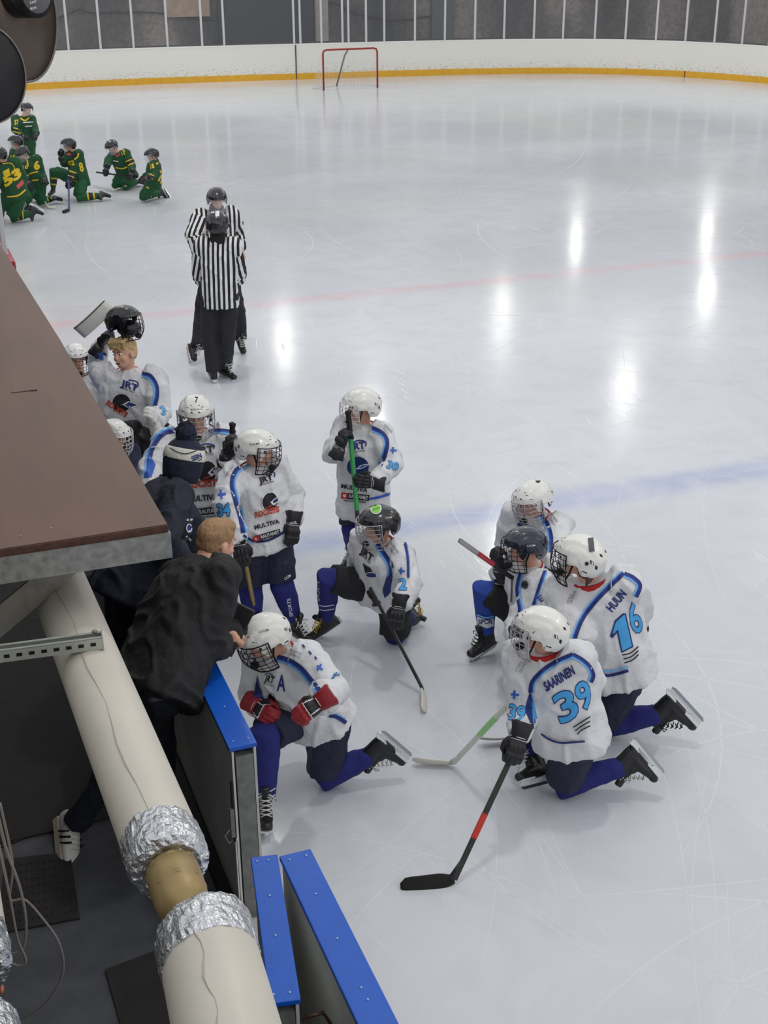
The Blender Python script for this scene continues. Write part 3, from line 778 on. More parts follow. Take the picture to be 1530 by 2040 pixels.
cg = G(); cg.box((0, 0, .015), (.18, .05, .03), POST, None, .004); cm_ = cg.mesh('clip')
# low dark rail at the foot of the glass
extr(bp_, BH+.035, BH+.09, -.055, .02, mat('dark_glass_channel', (52, 52, 56), .6), 'trim_5')

def hall_wall_mat():
    m = bpy.data.materials.new('stained_grey_concrete'); m.use_nodes = True; nt = m.node_tree; b = nt.nodes['Principled BSDF']; b.inputs['Roughness'].default_value = .85
    tc = nt.nodes.new('ShaderNodeTexCoord')
    def ns(sc, det=5, st=(1, 1, 1)):
        mp = nt.nodes.new('ShaderNodeMapping'); mp.inputs['Scale'].default_value = st; nt.links.new(tc.outputs['Object'], mp.inputs[0])
        n = nt.nodes.new('ShaderNodeTexNoise'); n.inputs['Scale'].default_value = sc; n.inputs['Detail'].default_value = det; nt.links.new(mp.outputs[0], n.inputs[0]); return n.outputs[0]
    cr = nt.nodes.new('ShaderNodeValToRGB'); nt.links.new(ns(.35, 4, (1, 1, .4)), cr.inputs[0])
    e = cr.color_ramp.elements; e[0].position = .36; e[0].color = lin((58, 58, 62)); e[1].position = .66; e[1].color = lin((132, 124, 118)); q = e.new(.5); q.color = lin((92, 88, 86))
    mx = nt.nodes.new('ShaderNodeMix'); mx.data_type = 'RGBA'; mx.blend_type = 'MULTIPLY'; mx.inputs[0].default_value = .6; nt.links.new(cr.outputs[0], mx.inputs[6])
    c2 = nt.nodes.new('ShaderNodeValToRGB'); nt.links.new(ns(7, 8), c2.inputs[0]); f = c2.color_ramp.elements; f[0].position = .35; f[0].color = (.45, .45, .45, 1); f[1].position = .6; f[1].color = (1, 1, 1, 1)
    nt.links.new(c2.outputs[0], mx.inputs[7]); nt.links.new(mx.outputs[2], b.inputs['Base Color']); return m
HW = hall_wall_mat()
g = G(); g.box((14, 49.2, 4), (70, .3, 9), HW); tag(link('wall_back', g.mesh('wall_back')), kind='structure')
g = G(); g.box((33.5, 20, 4), (.3, 60, 9), HW); tag(link('wall_right', g.mesh('wall_right')), kind='structure')
DOORM = mat('dark_grey_hall_door', (44, 46, 54), .6, var=.1); PILM = mat('pale_pillar', (146, 140, 134), .8, var=.12, vscale=3)
def onY(x, y, Y):
    d = ray(x, y); return EYE+d*((Y-EYE.y)/d.y)
def wallpatch(x0, x1, mt, name, kind='structure', zt=5, z0=.0, th=.12):
    a = onY(x0, 60, 48.95).x; b = onY(x1, 60, 48.95).x; g = G(); g.box(((a+b)/2, 49.0, (z0+zt)/2), (b-a, th, zt-z0), mt); return tag(link(name, g.mesh(name)), kind=kind)
wallpatch(437, 625, DOORM, 'door_1'); wallpatch(628, 652, PILM, 'wall_pillar' if False else 'trim_6', zt=6, th=.4)
wallpatch(330, 420, mat('bright_wall_panel', (150, 132, 116), .8, var=.2, vscale=4), 'trim_7', z0=1.9)
wallpatch(860, 905, mat('green_grey_panel', (74, 80, 80), .7, var=.1), 'trim_8', zt=3.4)
CABM = mat('black_cable', (26, 26, 28), .6)
def cable(label, pts, r, mt, name='cable', cat='cable'):
    P = [V(p) for p in pts]; Q = []
    for i in range(len(P)-1):
        a = P[max(i-1, 0)]; b = P[i]; c = P[i+1]; d = P[min(i+2, len(P)-1)]
        for k in range(8):
            t = k/8; Q.append(.5*((2*b)+(c-a)*t+(2*a-5*b+4*c-d)*t*t+(3*b-a-3*c+d)*t**3))
    Q.append(P[-1]); g = G(); g.tube(Q, r, mt, 8); return tag(link(name, g.mesh(name)), label, cat)
cable('dark cable sagging along the grey wall behind the far left glass', [onY(x, y, 49.0) for x, y in ((60, 56), (135, 28), (160, 18), (180, 25), (250, 24), (320, 26), (400, 38), (432, 40))], .02, CABM)
cable('dark cable hanging on the grey wall behind the net', [onY(x, y, 49.0) for x, y in ((628, 2), (660, 6), (680, 12), (700, 24), (728, 32), (790, 41), (880, 28))], .025, CABM)

# ------------------------------------------------------------ goal net
REDP = mat('red_goal_pipe', (150, 42, 34), .4); NETM = mat('white_net_cord', (222, 222, 222), .8); GREYP = mat('grey_frame_pipe', (140, 142, 145), .4, .4)
a = onz(645, 180, 0); b = onz(752, 174.5, 0); d = (b-a); W_ = d.length; ex = d.normalized(); back = V((-ex.y, ex.x, 0))
back = back if back.y > 0 else -back
go = empty('hockey_goal', (a+b)/2); tag(go, 'red framed ice hockey goal with white netting in front of the far boards', 'goal')
g = G(); g.tube([a, a+ZUP*1.1, a+ZUP*1.19+ex*.03, a+ZUP*1.22+ex*.12, b+ZUP*1.22-ex*.12, b+ZUP*1.19-ex*.03, b+ZUP*1.1, b], .03, REDP, 10); link('goal_frame', g.mesh('frame'), go)
g = G(); mid = (a+b)/2
bl = [a, a-ex*.2+back*.5, mid-ex*.35+back*.95, mid+ex*.35+back*.95, b+ex*.2+back*.5, b]
g.tube(bl, .025, mat('white_base_pipe', (205, 205, 205), .4), 8); link('base_frame', g.mesh('base'), go)
g = G(); pt = mid-ex*.08; g.tube([pt+ZUP*1.2, pt+ZUP*1.0+back*.3, pt-ex*.05+back*.93+ZUP*.03], .028, GREYP, 8); link('centre_brace', g.mesh('brace'), go)
g = G(); tp = [a+ZUP*1.2, a+ZUP*1.2+back*.3, b+ZUP*1.2+back*.3, b+ZUP*1.2]
def poly_at(P, t):
    Ls = [(q-p).length for p, q in zip(P, P[1:])]; s_ = sum(Ls)*t
    for (p, q), L in zip(zip(P, P[1:]), Ls):
        if s_ <= L+1e-9: return p+(q-p)*s_/L
        s_ -= L
    return P[-1]
n = 30
for i in range(n+1): g.tube([poly_at(tp, i/n), poly_at(bl, i/n)], .0035, NETM, 4)
for j in range(1, 16): g.tube([poly_at(tp, i/14).lerp(poly_at(bl, i/14), j/16) for i in range(15)], .0035, NETM, 4)
for i in range(1, 18): g.tube([a+ZUP*1.2+ex*W_*i/18, a+ZUP*1.2+ex*W_*i/18+back*.3], .0035, NETM, 4)
link('net', g.mesh('net'), go)

# ------------------------------------------------------------ near boards with blue caps
BLUE = mat('blue_cap_plastic', (6, 88, 196), .4, bump=.4, bscale=60, var=.06, vscale=12, bdist=.002); BWH = mat('white_board_sheet', (196, 198, 194), .45, var=.06, vscale=3); BGR = mat('grey_board_panel', (206, 208, 202), .5, var=.1, vscale=4)
GALV = mat('galvanised_steel', (128, 130, 128), .5, .35, bump=.3, bscale=80, var=.18, vscale=25); SCR = mat('screw_head', (150, 190, 225), .3, .5); BLK = mat('black_metal', (22, 22, 24), .45, .4)
def rail(x0, x1, y0, y1, label, M=None, screws=(), z=1.12, zb=.1):
    """board section: cap, two skins, end posts. x0..x1 width, y0..y1 length"""
    c = V(((x0+x1)/2, (y0+y1)/2, 0)); M = M or Matrix.Identity(4)
    o = empty('rink_board', M @ c); tag(o, label, 'rink board')
    g = G(); g.box(((x0+x1)/2, (y0+y1)/2, z-.011), (x1-x0, y1-y0, .022), BLUE, M, .004); cap = link('cap_rail', g.mesh('cap'), o)
    for (sx, sy) in screws:
        k = G(); k.ball((sx, sy, z+.001), (.0055, .0055, .0025), SCR, M, 10); link('screw', k.mesh('screw'), cap)
    g = G(); g.box((x1-.012, (y0+y1)/2, (z-.022+.0)/2+.01), (.012, y1-y0-.004, z-.03), BWH, M); link('ice_side_panel', g.mesh('panel'), o)
    g = G(); g.box((x0+.016, (y0+y1)/2, (z-.022+zb)/2), (.01, y1-y0-.004, z-.03-zb), BGR, M); link('bench_side_panel', g.mesh('panel'), o)
    ng = max(2, int((y1-y0)/1.2)+1)
    for i in range(ng):
        yy = y0+.022+(y1-y0-.044)*i/(ng-1); g = G(); g.box(((x0+x1)/2+.004, yy, (z-.05)/2+.02), (x1-x0-.05, .04, z-.1), GALV, M); link('post', g.mesh('post'), o)
    return o
X0, X1 = 1.058, 1.19
b1 = rail(X0, X1, 4.85, 12.8, 'long rink board with blue cap the man in black leans on', screws=[(x, y) for y in (4.9, ) for x in (1.09, 1.16)]+[(1.125, y) for y in (5.2, 5.55, 6.4, 7.3)])
g = G(); M = Matrix.Translation(V((1.065, 4.84, .0)))
g.box((-.01, -.004, .78), (.012, .012, .34), BLK, M, .003); g.box((-.018, -.006, .72), (.02, .02, .16), GALV, M, .003); g.tube([(-.02, -.0, .69), (-.06, -.01, .66), (-.04, -.01, .61), (-.02, 0, .62)], .005, GALV, 6, M)
tag(link('gate_latch', g.mesh('latch'), b1), 'black and steel latch')
g = G(); g.tube([(1.06, 4.845, z) for z in (.1, .3, .5, .6)]+[(1.068, 4.842, .62)], .004, iWHITE, 6); link('edge_wire', g.mesh('wire'), b1)
b3 = rail(X0, X1, .6, 4.045, 'near rink board with blue cap running out of the bottom edge', screws=[(1.09, 4.01), (1.16, 4.01), (1.125, 3.78), (1.125, 3.52), (1.125, 3.26), (1.128, 3.2), (1.13, 3.02)])
ang = math.atan2(-.145, -.78)
Mg = Matrix.Translation(V((1.055, 4.06, 0))) @ Matrix.Rotation(-math.atan2(.145, .78), 4, 'Z')
bg = rail(-.108, 0, -.79, 0, 'short blue capped gate standing open behind the near rink board', M=Mg, screws=[(-.085, -.03), (-.04, -.03), (-.055, -.24), (-.055, -.46), (-.09, -.75), (-.035, -.75)])
g = G(); q = Mg @ V((.005, -.74, .98)); g.tube([q, q+V((.08, .0, 0)), q+V((.1, -.02, -.04)), q+V((.11, -.05, -.35))], .007, mat('dark_bronze_rod', (66, 44, 36), .4, .5), 8); link('gate_handle', g.mesh('handle'), bg)
# threshold
g = G(); g.box((1.12, 4.45, .06), (.13, .8, .12), mat('pale_sill', (190, 186, 180), .6, var=.08)); tag(link('trim_9', g.mesh('sill')), kind='structure')
g = G(); g.box((1.03, 4.5, .09), (.05, 12, .16), BLKM); tag(link('baseboard_bench', g.mesh('kick')), kind='structure')
# far end of the bench boards: red padded end and glass
REDPAD = mat('red_vinyl_pad', (160, 28, 38), .45, coat=.2)
rb = empty('rink_board', (1.15, 17, 0)); tag(rb, 'red padded board end below the glass panel, left edge', 'rink board')
g = G(); g.box((1.15, 16.3, .56), (.12, 2.2, 1.12), REDPAD, None, .02); 
D = Deco(g, 4); D.text('JOFA', (8, 462), (16, 505), 10, iWHITE, .02, up=(1, -.2)); D.end(); link('pad', g.mesh('pad'), rb)
g = G(); g.box((1.15, 28, .56), (.1, 21, 1.1), BWH); tag(link('wall_left', g.mesh('wl')), kind='structure')
gp = empty('glass_panel', (1.13, 17, 1.12)); tag(gp, 'framed glass panel standing above the red pad', 'glass panel')
g = G(); g.box((1.13, 16.9, 1.9), (.012, 2.6, 1.5), glass_mat('bench_glass', (.7, .74, .76, 1), .45)); link('pane', g.mesh('pane'), gp)
g = G(); g.box((1.13, 15.55, 1.87), (.06, .05, 1.5), POST, None, .01); g.box((1.13, 16.9, 2.63), (.06, 2.6, .05), POST, None, .01); link('panel_frame', g.mesh('pf'), gp)

# unseen concrete stands and bench wall, added to keep ambient light off the bench
CONC = mat('light_block_concrete', (96, 94, 92), .85, bump=.4, var=.12, vscale=3)
g = G(); g.box((-3.4, -1.0, 2.78), (6.0, 10.2, .14), CONC); g.box((-3.4, -3.2, 3.0), (12, 4, .3), CONC); tag(link('floor', g.mesh('light_block_deck')), kind='structure')
g = G(); g.box((-2.4, 9, 1.4), (.2, 26, 2.8), CONC); tag(link('wall_light_block', g.mesh('wb')), kind='structure')
# ------------------------------------------------------------ roof platform over the bench
PLY = mat('brown_film_plywood', (92, 64, 50), .5, bump=.5, bscale=30, var=.16, vscale=7, bdist=.002, stretch=(1, .25, 1)); PEDGE = mat('plywood_edge', (76, 48, 40), .8, var=.3, vscale=40)
ANG = mat('galvanised_angle', (136, 137, 134), .5, .3, bump=.3, bscale=60, var=.28, vscale=30)
po = empty('roof_platform', (-.6, 8, 2.5)); tag(po, 'brown plywood roof platform on a galvanised steel frame over the bench', 'platform')
g = G(); g.prism([(-2.2, 4.18), (.735, 4.14), (.70, 6.6), (.655, 8.3), (.60, 10.2), (-2.2, 10.2)], 2.583, 2.6, PLY); 
g.box((.2, 6.0, 2.6005), (.11, .006, .001), iBLACK); link('plywood_deck', g.mesh('deck'), po)
g = G(); g.prism([(-2.2, 4.175), (.737, 4.133), (.737, 4.15), (-2.2, 4.19)], 2.568, 2.597, PEDGE); link('deck_edge', g.mesh('edge'), po)
g = G(); g.prism([(-2.2, 4.165), (.742, 4.123), (.742, 4.131), (-2.2, 4.173)], 2.475, 2.572, ANG); g.prism([(.733, 4.13), (.742, 4.13), (.61, 10.2), (.60, 10.2)], 2.475, 2.572, ANG); g.box((-.8, 4.5, 2.52), (2.8, .05, .08), GALV)
for y in (5.2, 6.4, 7.6, 8.8): g.box((-.8, y, 2.54), (2.8, .05, .07), GALV)
link('edge_angle', g.mesh('angle'), po)
for px, py in ((262, 1078), (41, 1068), (102, 1052), (297, 1037), (30, 780)):
    q = onz(px, py, 2.6); g = G(); g.ball(q, (.006, .006, .003), GALV, None, 8); link('screw', g.mesh('s'), po)
q = onz(47, 780, 2.6); g = G(); M = frame(V((q.x, q.y, 2.6)), V((1, -.02, 0)), ZUP); g.box((0, 0, .001), (.11, .006, .002), BLK, M); g.box((.045, 0, .002), (.03, .012, .003), BLK, M); tag(link('scratch', g.mesh('scr'), po), 'dark gouge in the plywood')
# diagonal brace: from under the angle down-left
g = G(); A_ = onF(120, 1135, 4.25); B_ = onF(-40, 1270, 3.95)
dv = (B_-A_); M = frame(A_, dv, V((0, -1, 0))); nrm = 0
g.box((dv.length/2-.03, 0, 0), (dv.length+.2, .1, .008), mat('worn_steel_brace', (118, 116, 108), .5, .3, bump=.2, var=.15, vscale=20), M); g.box((dv.length/2-.03, .05, -.03), (dv.length+.1, .008, .06), GALV, M)
link('diagonal_brace', g.mesh('brace'), po)

# ------------------------------------------------------------ insulated pipes
PVC = mat('cream_pipe_jacket', (203, 198, 186), .42, bump=.25, bscale=7, var=.05, vscale=3, bdist=.01); FOIL = mat('aluminium_foil', (205, 208, 212), .22, .9, bump=1, bscale=45, bdist=.012, var=.12, vscale=30)
BRASS = mat('lacquered_brass', (158, 136, 92), .45, .35, bump=.3, bscale=20, var=.12, vscale=15); SEAM = mat('jacket_seam', (176, 169, 154), .6)
PX, PZ, PR = .432, 2.2, .108
def crumple(g, amp, sc):
    g.v = [tuple(V(v)+noise.noise_vector(V(v)*sc)*amp) for v in g.v]
def pipe(label, y0, y1, foil_end, px=PX, pz=PZ, pr=PR, dx=0):
    o = empty('insulated_pipe', (px, (y0+y1)/2, pz-pr)); tag(o, label, 'pipe')
    g = G(); n = 40; rings = []
    for i in range(n+1):
        y = y0+(y1-y0)*i/n; k = 1+.012*noise.noise(V((y*3, 1, 2))); rings.append((V((px+dx*(y-(y0 if dx < 0 else y1)), y, pz)), V((pr*k, 0, 0)), V((0, 0, pr*k))))
    g.ring_loft(rings, PVC, 40); link('jacket', g.mesh('jacket'), o)
    g = G(); g.tube([(px+dx*(y0+(y1-y0)*i/30-(y0 if dx < 0 else y1))-.03+.008*math.sin(i*1.3), y0+(y1-y0)*i/30, pz+math.sqrt((pr*1.011)**2-.03**2)) for i in range(31)], .0016, SEAM, 5); link('seam', g.mesh('seam'), o)
    if foil_end is not None:
        e, sg = foil_end; g = G(); rr = []
        for i, (dy, k) in enumerate(((.11, 1.015), (.1, 1.03), (.05, 1.035), (.0, 1.03), (-.02, .97), (-.03, .75), (-.025, .5))): rr.append((V((px+dx*(e+sg*dy-(y0 if dx < 0 else y1)), e+sg*dy, pz)), V((pr*k, 0, 0)), V((0, 0, pr*k))))
        g.ring_loft(rr, FOIL, 48)
        bm = bmesh.new(); me = g.mesh(); bm.from_mesh(me); bmesh.ops.subdivide_edges(bm, edges=[e_ for e_ in bm.edges if e_.calc_length() > .012], cuts=1, use_grid_fill=True); bm.verts.index_update()
        g.v = [tuple(v.co) for v in bm.verts]; g.f = [tuple(v.index for v in f.verts) for f in bm.faces]; g.mi = [0]*len(g.f); g.sm = [False]*len(g.f); bm.free()
        crumple(g, .0045, 30); crumple(g, .004, 80); link('foil_wrap', g.mesh('foil'), o)
    return o
pipe('long cream insulated pipe crossing in front of the bending coach, foil at its near end', 2.83, 6.3, (2.83, 1), dx=-.03)
pipe('cream insulated pipe at the bottom edge with a foil collar', 1.4, 2.52, (2.52, -1), px=.455, pr=.122, dx=.07)
vo = empty('pipe_coupling', (PX, 2.68, PZ-.07)); tag(vo, 'brass coloured pipe coupling between the two foil wrapped pipe ends', 'pipe fitting')
g = G(); rr = [(2.84, .045), (2.80, .055), (2.79, .062), (2.74, .063), (2.68, .062), (2.63, .056), (2.615, .04), (2.60, .036), (2.5, .036)]
g.ring_loft([(V((PX, y, PZ)), V((r_, 0, 0)), V((0, 0, r_))) for y, r_ in [(y, r_*1.15) for y, r_ in rr]], BRASS, 28); link('coupling_body', g.mesh('cb'), vo)
g = G(); 
for yy in (2.79, 2.71):
    g = G(); g.ring_loft([(V((PX, yy, PZ)), V((.0745, 0, 0)), V((0, 0, .0745))), (V((PX, yy-.012, PZ)), V((.0745, 0, 0)), V((0, 0, .0745)))], BRASS, 8); link('coupling_nut', g.mesh('cn'), vo)
g = G(); g.ring_loft([(V((PX, 2.6, PZ)), V((.044, 0, 0)), V((0, 0, .044))), (V((PX, 2.585, PZ)), V((.044, 0, 0)), V((0, 0, .044)))], mat('dark_brass', (92, 78, 62), .4, .5), 24); link('coupling_ring', g.mesh('cr'), vo)
# left pipe parallel
pipe('cream insulated pipe with foil end at the left edge beside the hanging cables', 2.62, 6.3, (2.62, 1), px=-.097, pz=2.2, pr=.09)
pipe('foil ended pipe in the bottom left corner', 1.2, 2.4, (2.4, -1), px=-.105, pz=2.2, pr=.095)
# strut bracket
so = empty('strut_channel', (.1, 4.05, 2.32)); tag(so, 'slotted galvanised strut channel reaching over the cream pipe', 'bracket')
e1 = onz(203, 1275, 2.33); e0 = onz(-30, 1306, 2.33); d = (e0-e1); M = frame(e1, d, ZUP); L_ = d.length; ZN = mat('zinc_strut', (172, 176, 168), .4, .35, var=.06, vscale=20)
g = G(); g.box((L_/2, -.022, .0), (L_, .003, .044), ZN, M); g.box((L_/2, .022, .0), (L_, .003, .044), ZN, M); g.box((L_/2, 0, -.021), (L_, .044, .003), ZN, M); g.box((L_/2, -.018, .021), (L_, .011, .003), ZN, M); g.box((L_/2, .018, .021), (L_, .011, .003), ZN, M); link('channel', g.mesh('ch'), so)
g = G()
for i in range(14): g.box((.05+i*.035, .0, -.019), (.02, .016, .002), BLK, M); g.box((.05+i*.035, -.0, .0), (.004, .001, .001), BLK, M)
for i in range(12): g.box((.03+i*.04, .024, 0), (.018, .002, .012), BLK, M); g.box((.03+i*.04, -.024, 0), (.018, .002, .012), BLK, M)
link('slots', g.mesh('sl'), so)
g = G(); g.box((-.002, 0, 0), (.004, .05, .052), ZN, M); g.ball((.02, -.018, .026), (.011, .011, .007), GALV, M, 6); link('bolt', g.mesh('bolt'), so)

# cables at the lower left
GRC = mat('grey_cable', (128, 122, 116), .5)
def cpx(pts, f): return [onF(x, y, f) for x, y in pts]
cable('grey cable looping wide over the bench floor at lower left', cpx(((0, 1600), (25, 1720), (20, 1790), (50, 1793), (85, 1830), (118, 1880), (125, 1940), (90, 2000), (40, 2032)), 2.8), .0035, GRC)
cable('grey cable hanging nearest the left edge', cpx(((-5, 1620), (12, 1690), (40, 1770), (52, 1840), (45, 1890), (20, 1900), (-5, 1890)), 2.75), .004, GRC)
cable('grey cable drooping to a sharp bend at lower left', cpx(((-3, 1680), (10, 1740), (22, 1800), (35, 1870), (52, 1915), (30, 1922), (-5, 1900)), 2.72), .0035, GRC)
cable('dark cord lying across the bench floor behind the sneaker', [onz(x, y, .115) for x, y in ((-5, 1690), (60, 1665), (110, 1650), (180, 1636), (240, 1625))], .006, CABM)
g = G(); q = onF(2, 1968, 2.7); g.ball(q, (.008, .02, .013), mat('orange_plastic', (196, 110, 84), .4), None, 14); g.tube([q, q+V((-.05, 0, -.03))], .006, iRED, 8); tag(link('valve_handle', g.mesh('knob')), 'small orange knob at the lower left edge above the foil pipe', 'knob')

# ------------------------------------------------------------ horn loudspeakers top left
HORN = mat('brown_bronze_metal', (92, 80, 72), .35, .5, bump=.2, bscale=15, var=.1, vscale=6); HORND = mat('dark_horn_metal', (38, 35, 38), .4, .4); RIMM = mat('worn_rim', (120, 116, 114), .4, .5)
def horn(label, c, r, axis, cyl=False, mt=HORN, sq=1.0):
    o = empty('hall_floodlight', c-ZUP*r); tag(o, label, 'lamp')
    up_ = ZUP-axis*ZUP.dot(axis); up_.normalize(); sd = axis.cross(up_)
    g = G(); prof = [(0, 1.0), (.015, 1.01), (.05, .97), (.12, .8), (.2, .5), (.26, .34), (.4, .3)]
    g.ring_loft([(c-axis*r*t*1.2, sd*r*k*sq, up_*r*k) for t, k in prof], mt, 40); link('bell', g.mesh('bell'), o)
    g = G(); g.tube([c+sd*math.cos(R(a))*r*sq+up_*math.sin(R(a))*r for a in range(0, 360, 8)], r*.02, RIMM, 6, closed=True); link('rim', g.mesh('rim'), o)
    if cyl:
        g = G(); g.ring_loft([(c+up_*r*.3, sd*r*.3, up_*r*.36), (c+axis*r*.5+up_*r*.3, sd*r*.3, up_*r*.36)], HORND, 24); link('driver', g.mesh('drv'), o)
        g = G(); q = c+axis*r*.51+up_*r*.3+sd*r*.0; g.ring_loft([(q, sd*r*.25, up_*r*.3), (q+axis*.004, sd*r*.24, up_*r*.29)], mat('grey_name_plate', (98, 98, 98), .5), 24)
        D = Deco(g, 3); D.text('CAST', (60, 8), (73, 5), 5, iWHITE, .02); D.text('IRON', (61, 20), (73, 17), 5, iWHITE, .02); D.end() ; link('name_plate', g.mesh('np'), o)
# tilted discs facing the camera side
c1 = onF(40, 28, 4.6); c2 = onF(-30, 148, 4.2)
horn('large brown bell shaped hall lamp with oval plate at the top left corner', c1, .215, (EYE-c1).normalized()*.75+HR*.55+ZUP*0, True, HORN, .62)
horn('dark bell shaped hall lamp in front of the brown one, left edge', c2, .148, ((EYE-c2).normalized()+HR*.25).normalized(), False, HORND, .85)
#==PEOPLE==
# ------------------------------------------------------------ white team
GRP = None
def box_logo(D, a, b, h, txt='RAUTANET'):
    a = V(a); b = V(b); e = b-a; u = V((e.y, -e.x)).normalized()
    D.poly([a, b, b+u*h, a+u*h], iBLACK); q = a+e*.24; D.poly([a, q, q+u*h, a+u*h], iRED); D.ell(a+e*.12+u*h*.5, h*.28, h*.28, iWHITE); D.ell(a+e*.12+u*h*.5, h*.1, h*.1, iRED)
    D.text(txt, tuple(a+e*.28+u*h*.22), tuple(a+e*.96+u*h*.22), h*.6, iWHITE, .01)
    D.rib([a-u*h*.3+e*.1, b-u*h*.3-e*.1], 1.5, iBLACK)

def d34(D):
    D.stripe([(494, 921), (470, 936), (461, 962), (468, 996), (478, 1029), (484, 1062)], 7, 5, -1)
    D.rib([(485, 1066), (506, 1078), (535, 1076), (566, 1060)], 5, iNAVY); D.rib([(486, 1072), (506, 1084)], 2.5, iSKY)
    D.text('JRT', (517, 963), (545, 955), 11.5, iBLACK, .04); D.rib([(524, 944), (536, 939), (547, 942), (547, 950)], 2, iNAVY); D.text('CONSULTING', (518, 968), (546, 960), 3, iBLACK)
    D.crest((538, 1000), 16, 10); D.text('ROCKITS', (508, 1032), (557, 1019), 11, iRED, .05, up=(-.1, -1)); D.text('ROCKITS', (509, 1031), (556, 1018.5), 9.5, iORANGE, 0)
    D.text('MULTIVA', (508, 1055), (558, 1042), 8.5, iBLACK, .03); box_logo(D, (506, 1080), (560, 1064), 11)
    D.num('34', (432, 1028), (460, 1026), 24); D.cross((442, 984), 17, -8)
    D.text('PUNKIN TALLI', (449, 952), (466, 928), 4.5, iGREY, 0)
def h34(D):
    D.text('CCM', (498, 887), (516, 885), 3.5, iGREY, .02)
def g34(D, k):
    if k == 'R': D.text('WARRIOR', (468, 1108), (500, 1102), 9, iWHITE, .0, up=(.15, -1))
    else: D.text('WARRIOR', (566, 1050), (592, 1044), 7, iWHITE, .0)
GOLD = mat('gold_shaft', (168, 148, 84), .35, .3); GREENS = mat('bright_green_shaft', (60, 170, 90), .4); BSH = mat('black_shaft', (34, 32, 34), .35); REDS = mat('red_shaft', (168, 50, 60), .4)
WTAPE = mat('white_stick_tape', (222, 218, 206), .8, bump=.5, var=.08); BTAPE = mat('black_stick_tape', (26, 25, 26), .85, bump=.6); WSH = mat('pale_shaft', (206, 212, 200), .4)
PBL = mat('pinkish_worn_blade', (170, 150, 140), .6, var=.15)

T34 = person('standing player with sleeve number 34 in a white helmet, holding a gold stick', (590, 1278, 0), (522, 1052, 0), (506, 930, .02), (512, 893, -.02), (84, 8), 38,
    ((584, 990, 'f'), (584, 1042, 'n'), (581, 1072, 'n')), ((449, 1008, 'n'), (476, 1082, 'n'), (483, 1118, 'n')),
    ((562, 1165, -.05), (588, 1238, 'z.2'), (622, 1262, 'n')), ((497, 1168, -.05), (508, 1240, 'z.2'), (528, 1262, 'n')), s=1.0, deco=d34, hdeco=h34, gdeco=g34, cuff2=WTAPE,
    collar=cloth('dark_red_collar', (112, 30, 44)), pdeco=lambda D: D.text('CCM', (568, 1156), (580, 1148), 5, iWHITE, .02),
    sdeco=lambda D, k: D.text('SPORTS', (584, 1228), (578, 1192), 7, iWHITE, .01) if k == 'L' else None, lace=LACEW)
A = T34['handR'] @ V((.1, 0, -.03)); stick('wooden gold hockey stick held upright by the player numbered 34', A+(V((0, 0, .12))), onz(516, 1262, .04), onz(540, 1290, .04), GOLD, WTAPE, ((.3, .62, GOLD), (.7, .95, iWHITE)), BTAPE)

def d7(D):
    D.stripe([(372, 855), (345, 859), (322, 868), (302, 900), (297, 945)], 7, 6, 1); D.stripe([(415, 857), (440, 856), (470, 860)], 5, 5, 1)
    D.poly([(298, 905), (310, 925), (302, 950), (286, 952)], iBLUE)
    D.text('JRT', (390, 903), (427, 900), 13, iBLACK, .04); D.rib([(396, 888), (412, 884), (427, 887), (425, 894)], 2.5, iNAVY); D.text('CONSULTING', (392, 908), (426, 905), 3, iBLACK)
    D.crest((413, 941), 19, 8); D.text('ROCKITS', (372, 973), (440, 967), 13, iRED, .05); D.text('ROCKITS', (374, 972), (438, 966), 11, iORANGE, 0)
    D.text('MULTIVA', (373, 999), (436, 995), 10.5, iBLACK, .04); box_logo(D, (378, 1029), (446, 1022), 14)
T7 = person('standing player in white helmet marked 7, behind the coach in the knit hat', (416, 1204, 0), (402, 995, 0), (392, 866, .0), (390, 825, -.03), (8, 8), 10,
    ((468, 945, 'n'), (452, 905, 'n'), (459, 880, 'n')), ((305, 935, 'n'), (300, 985, 'n'), (300, 1010, 'n')),
    ((425, 1090, 0), (425, 1165, 'n'), (425, 1185, 'n')), ((380, 1090, 0), (380, 1165, 'n'), (380, 1185, 'n')), s=1.1, deco=d7, wid=1.14,
    hdeco=lambda D: (D.text('7', (388, 801), (395, 801), 11, iBLACK, .02), D.text('BAUER', (380, 818), (404, 816), 4, iGREY, .0)), cage=WIREC, hem=.2)
stick('black taped stick butt rising beside the shoulder of the player marked 7', onF(463, 849, T7['f0']-.25), onF(455, 1150, T7['f0']-.1), onF(480, 1165, T7['f0']-.2), BSH, BTAPE, (), BTAPE)

def d30(D):
    D.stripe([(738, 850), (762, 862), (772, 880), (768, 905), (758, 928)], 7, 4, 1)
    D.text('JRT', (698, 897), (728, 893), 14, iNAVY, .04); D.rib([(700, 882), (716, 877), (729, 881), (728, 889)], 2.5, iNAVY); D.text('CONSULTING', (700, 902), (727, 899), 3, iBLACK)
    D.ell((713, 930), 22, 20, iNAVY); D.poly([(708, 935), (720, 925), (738, 924), (722, 934)], iWHITE); D.poly([(712, 933), (722, 927), (734, 926), (721, 932)], iBLUE)
    D.num('30', (769, 931), (792, 938), 16, b0=.05); D.cross((784, 897), 13, 5)
    D.text('MULTIVA', (679, 972), (732, 981), 8.5, iBLACK, .03); box_logo(D, (679, 993), (735, 998), 12); D.rib([(736, 994), (758, 990), (782, 982)], 5, iBLUE)
    D.text('PUNKIN', (765, 848), (780, 862), 4, iGREY, 0); D.text('TALLI', (762, 855), (773, 866), 4, iGREY, 0)
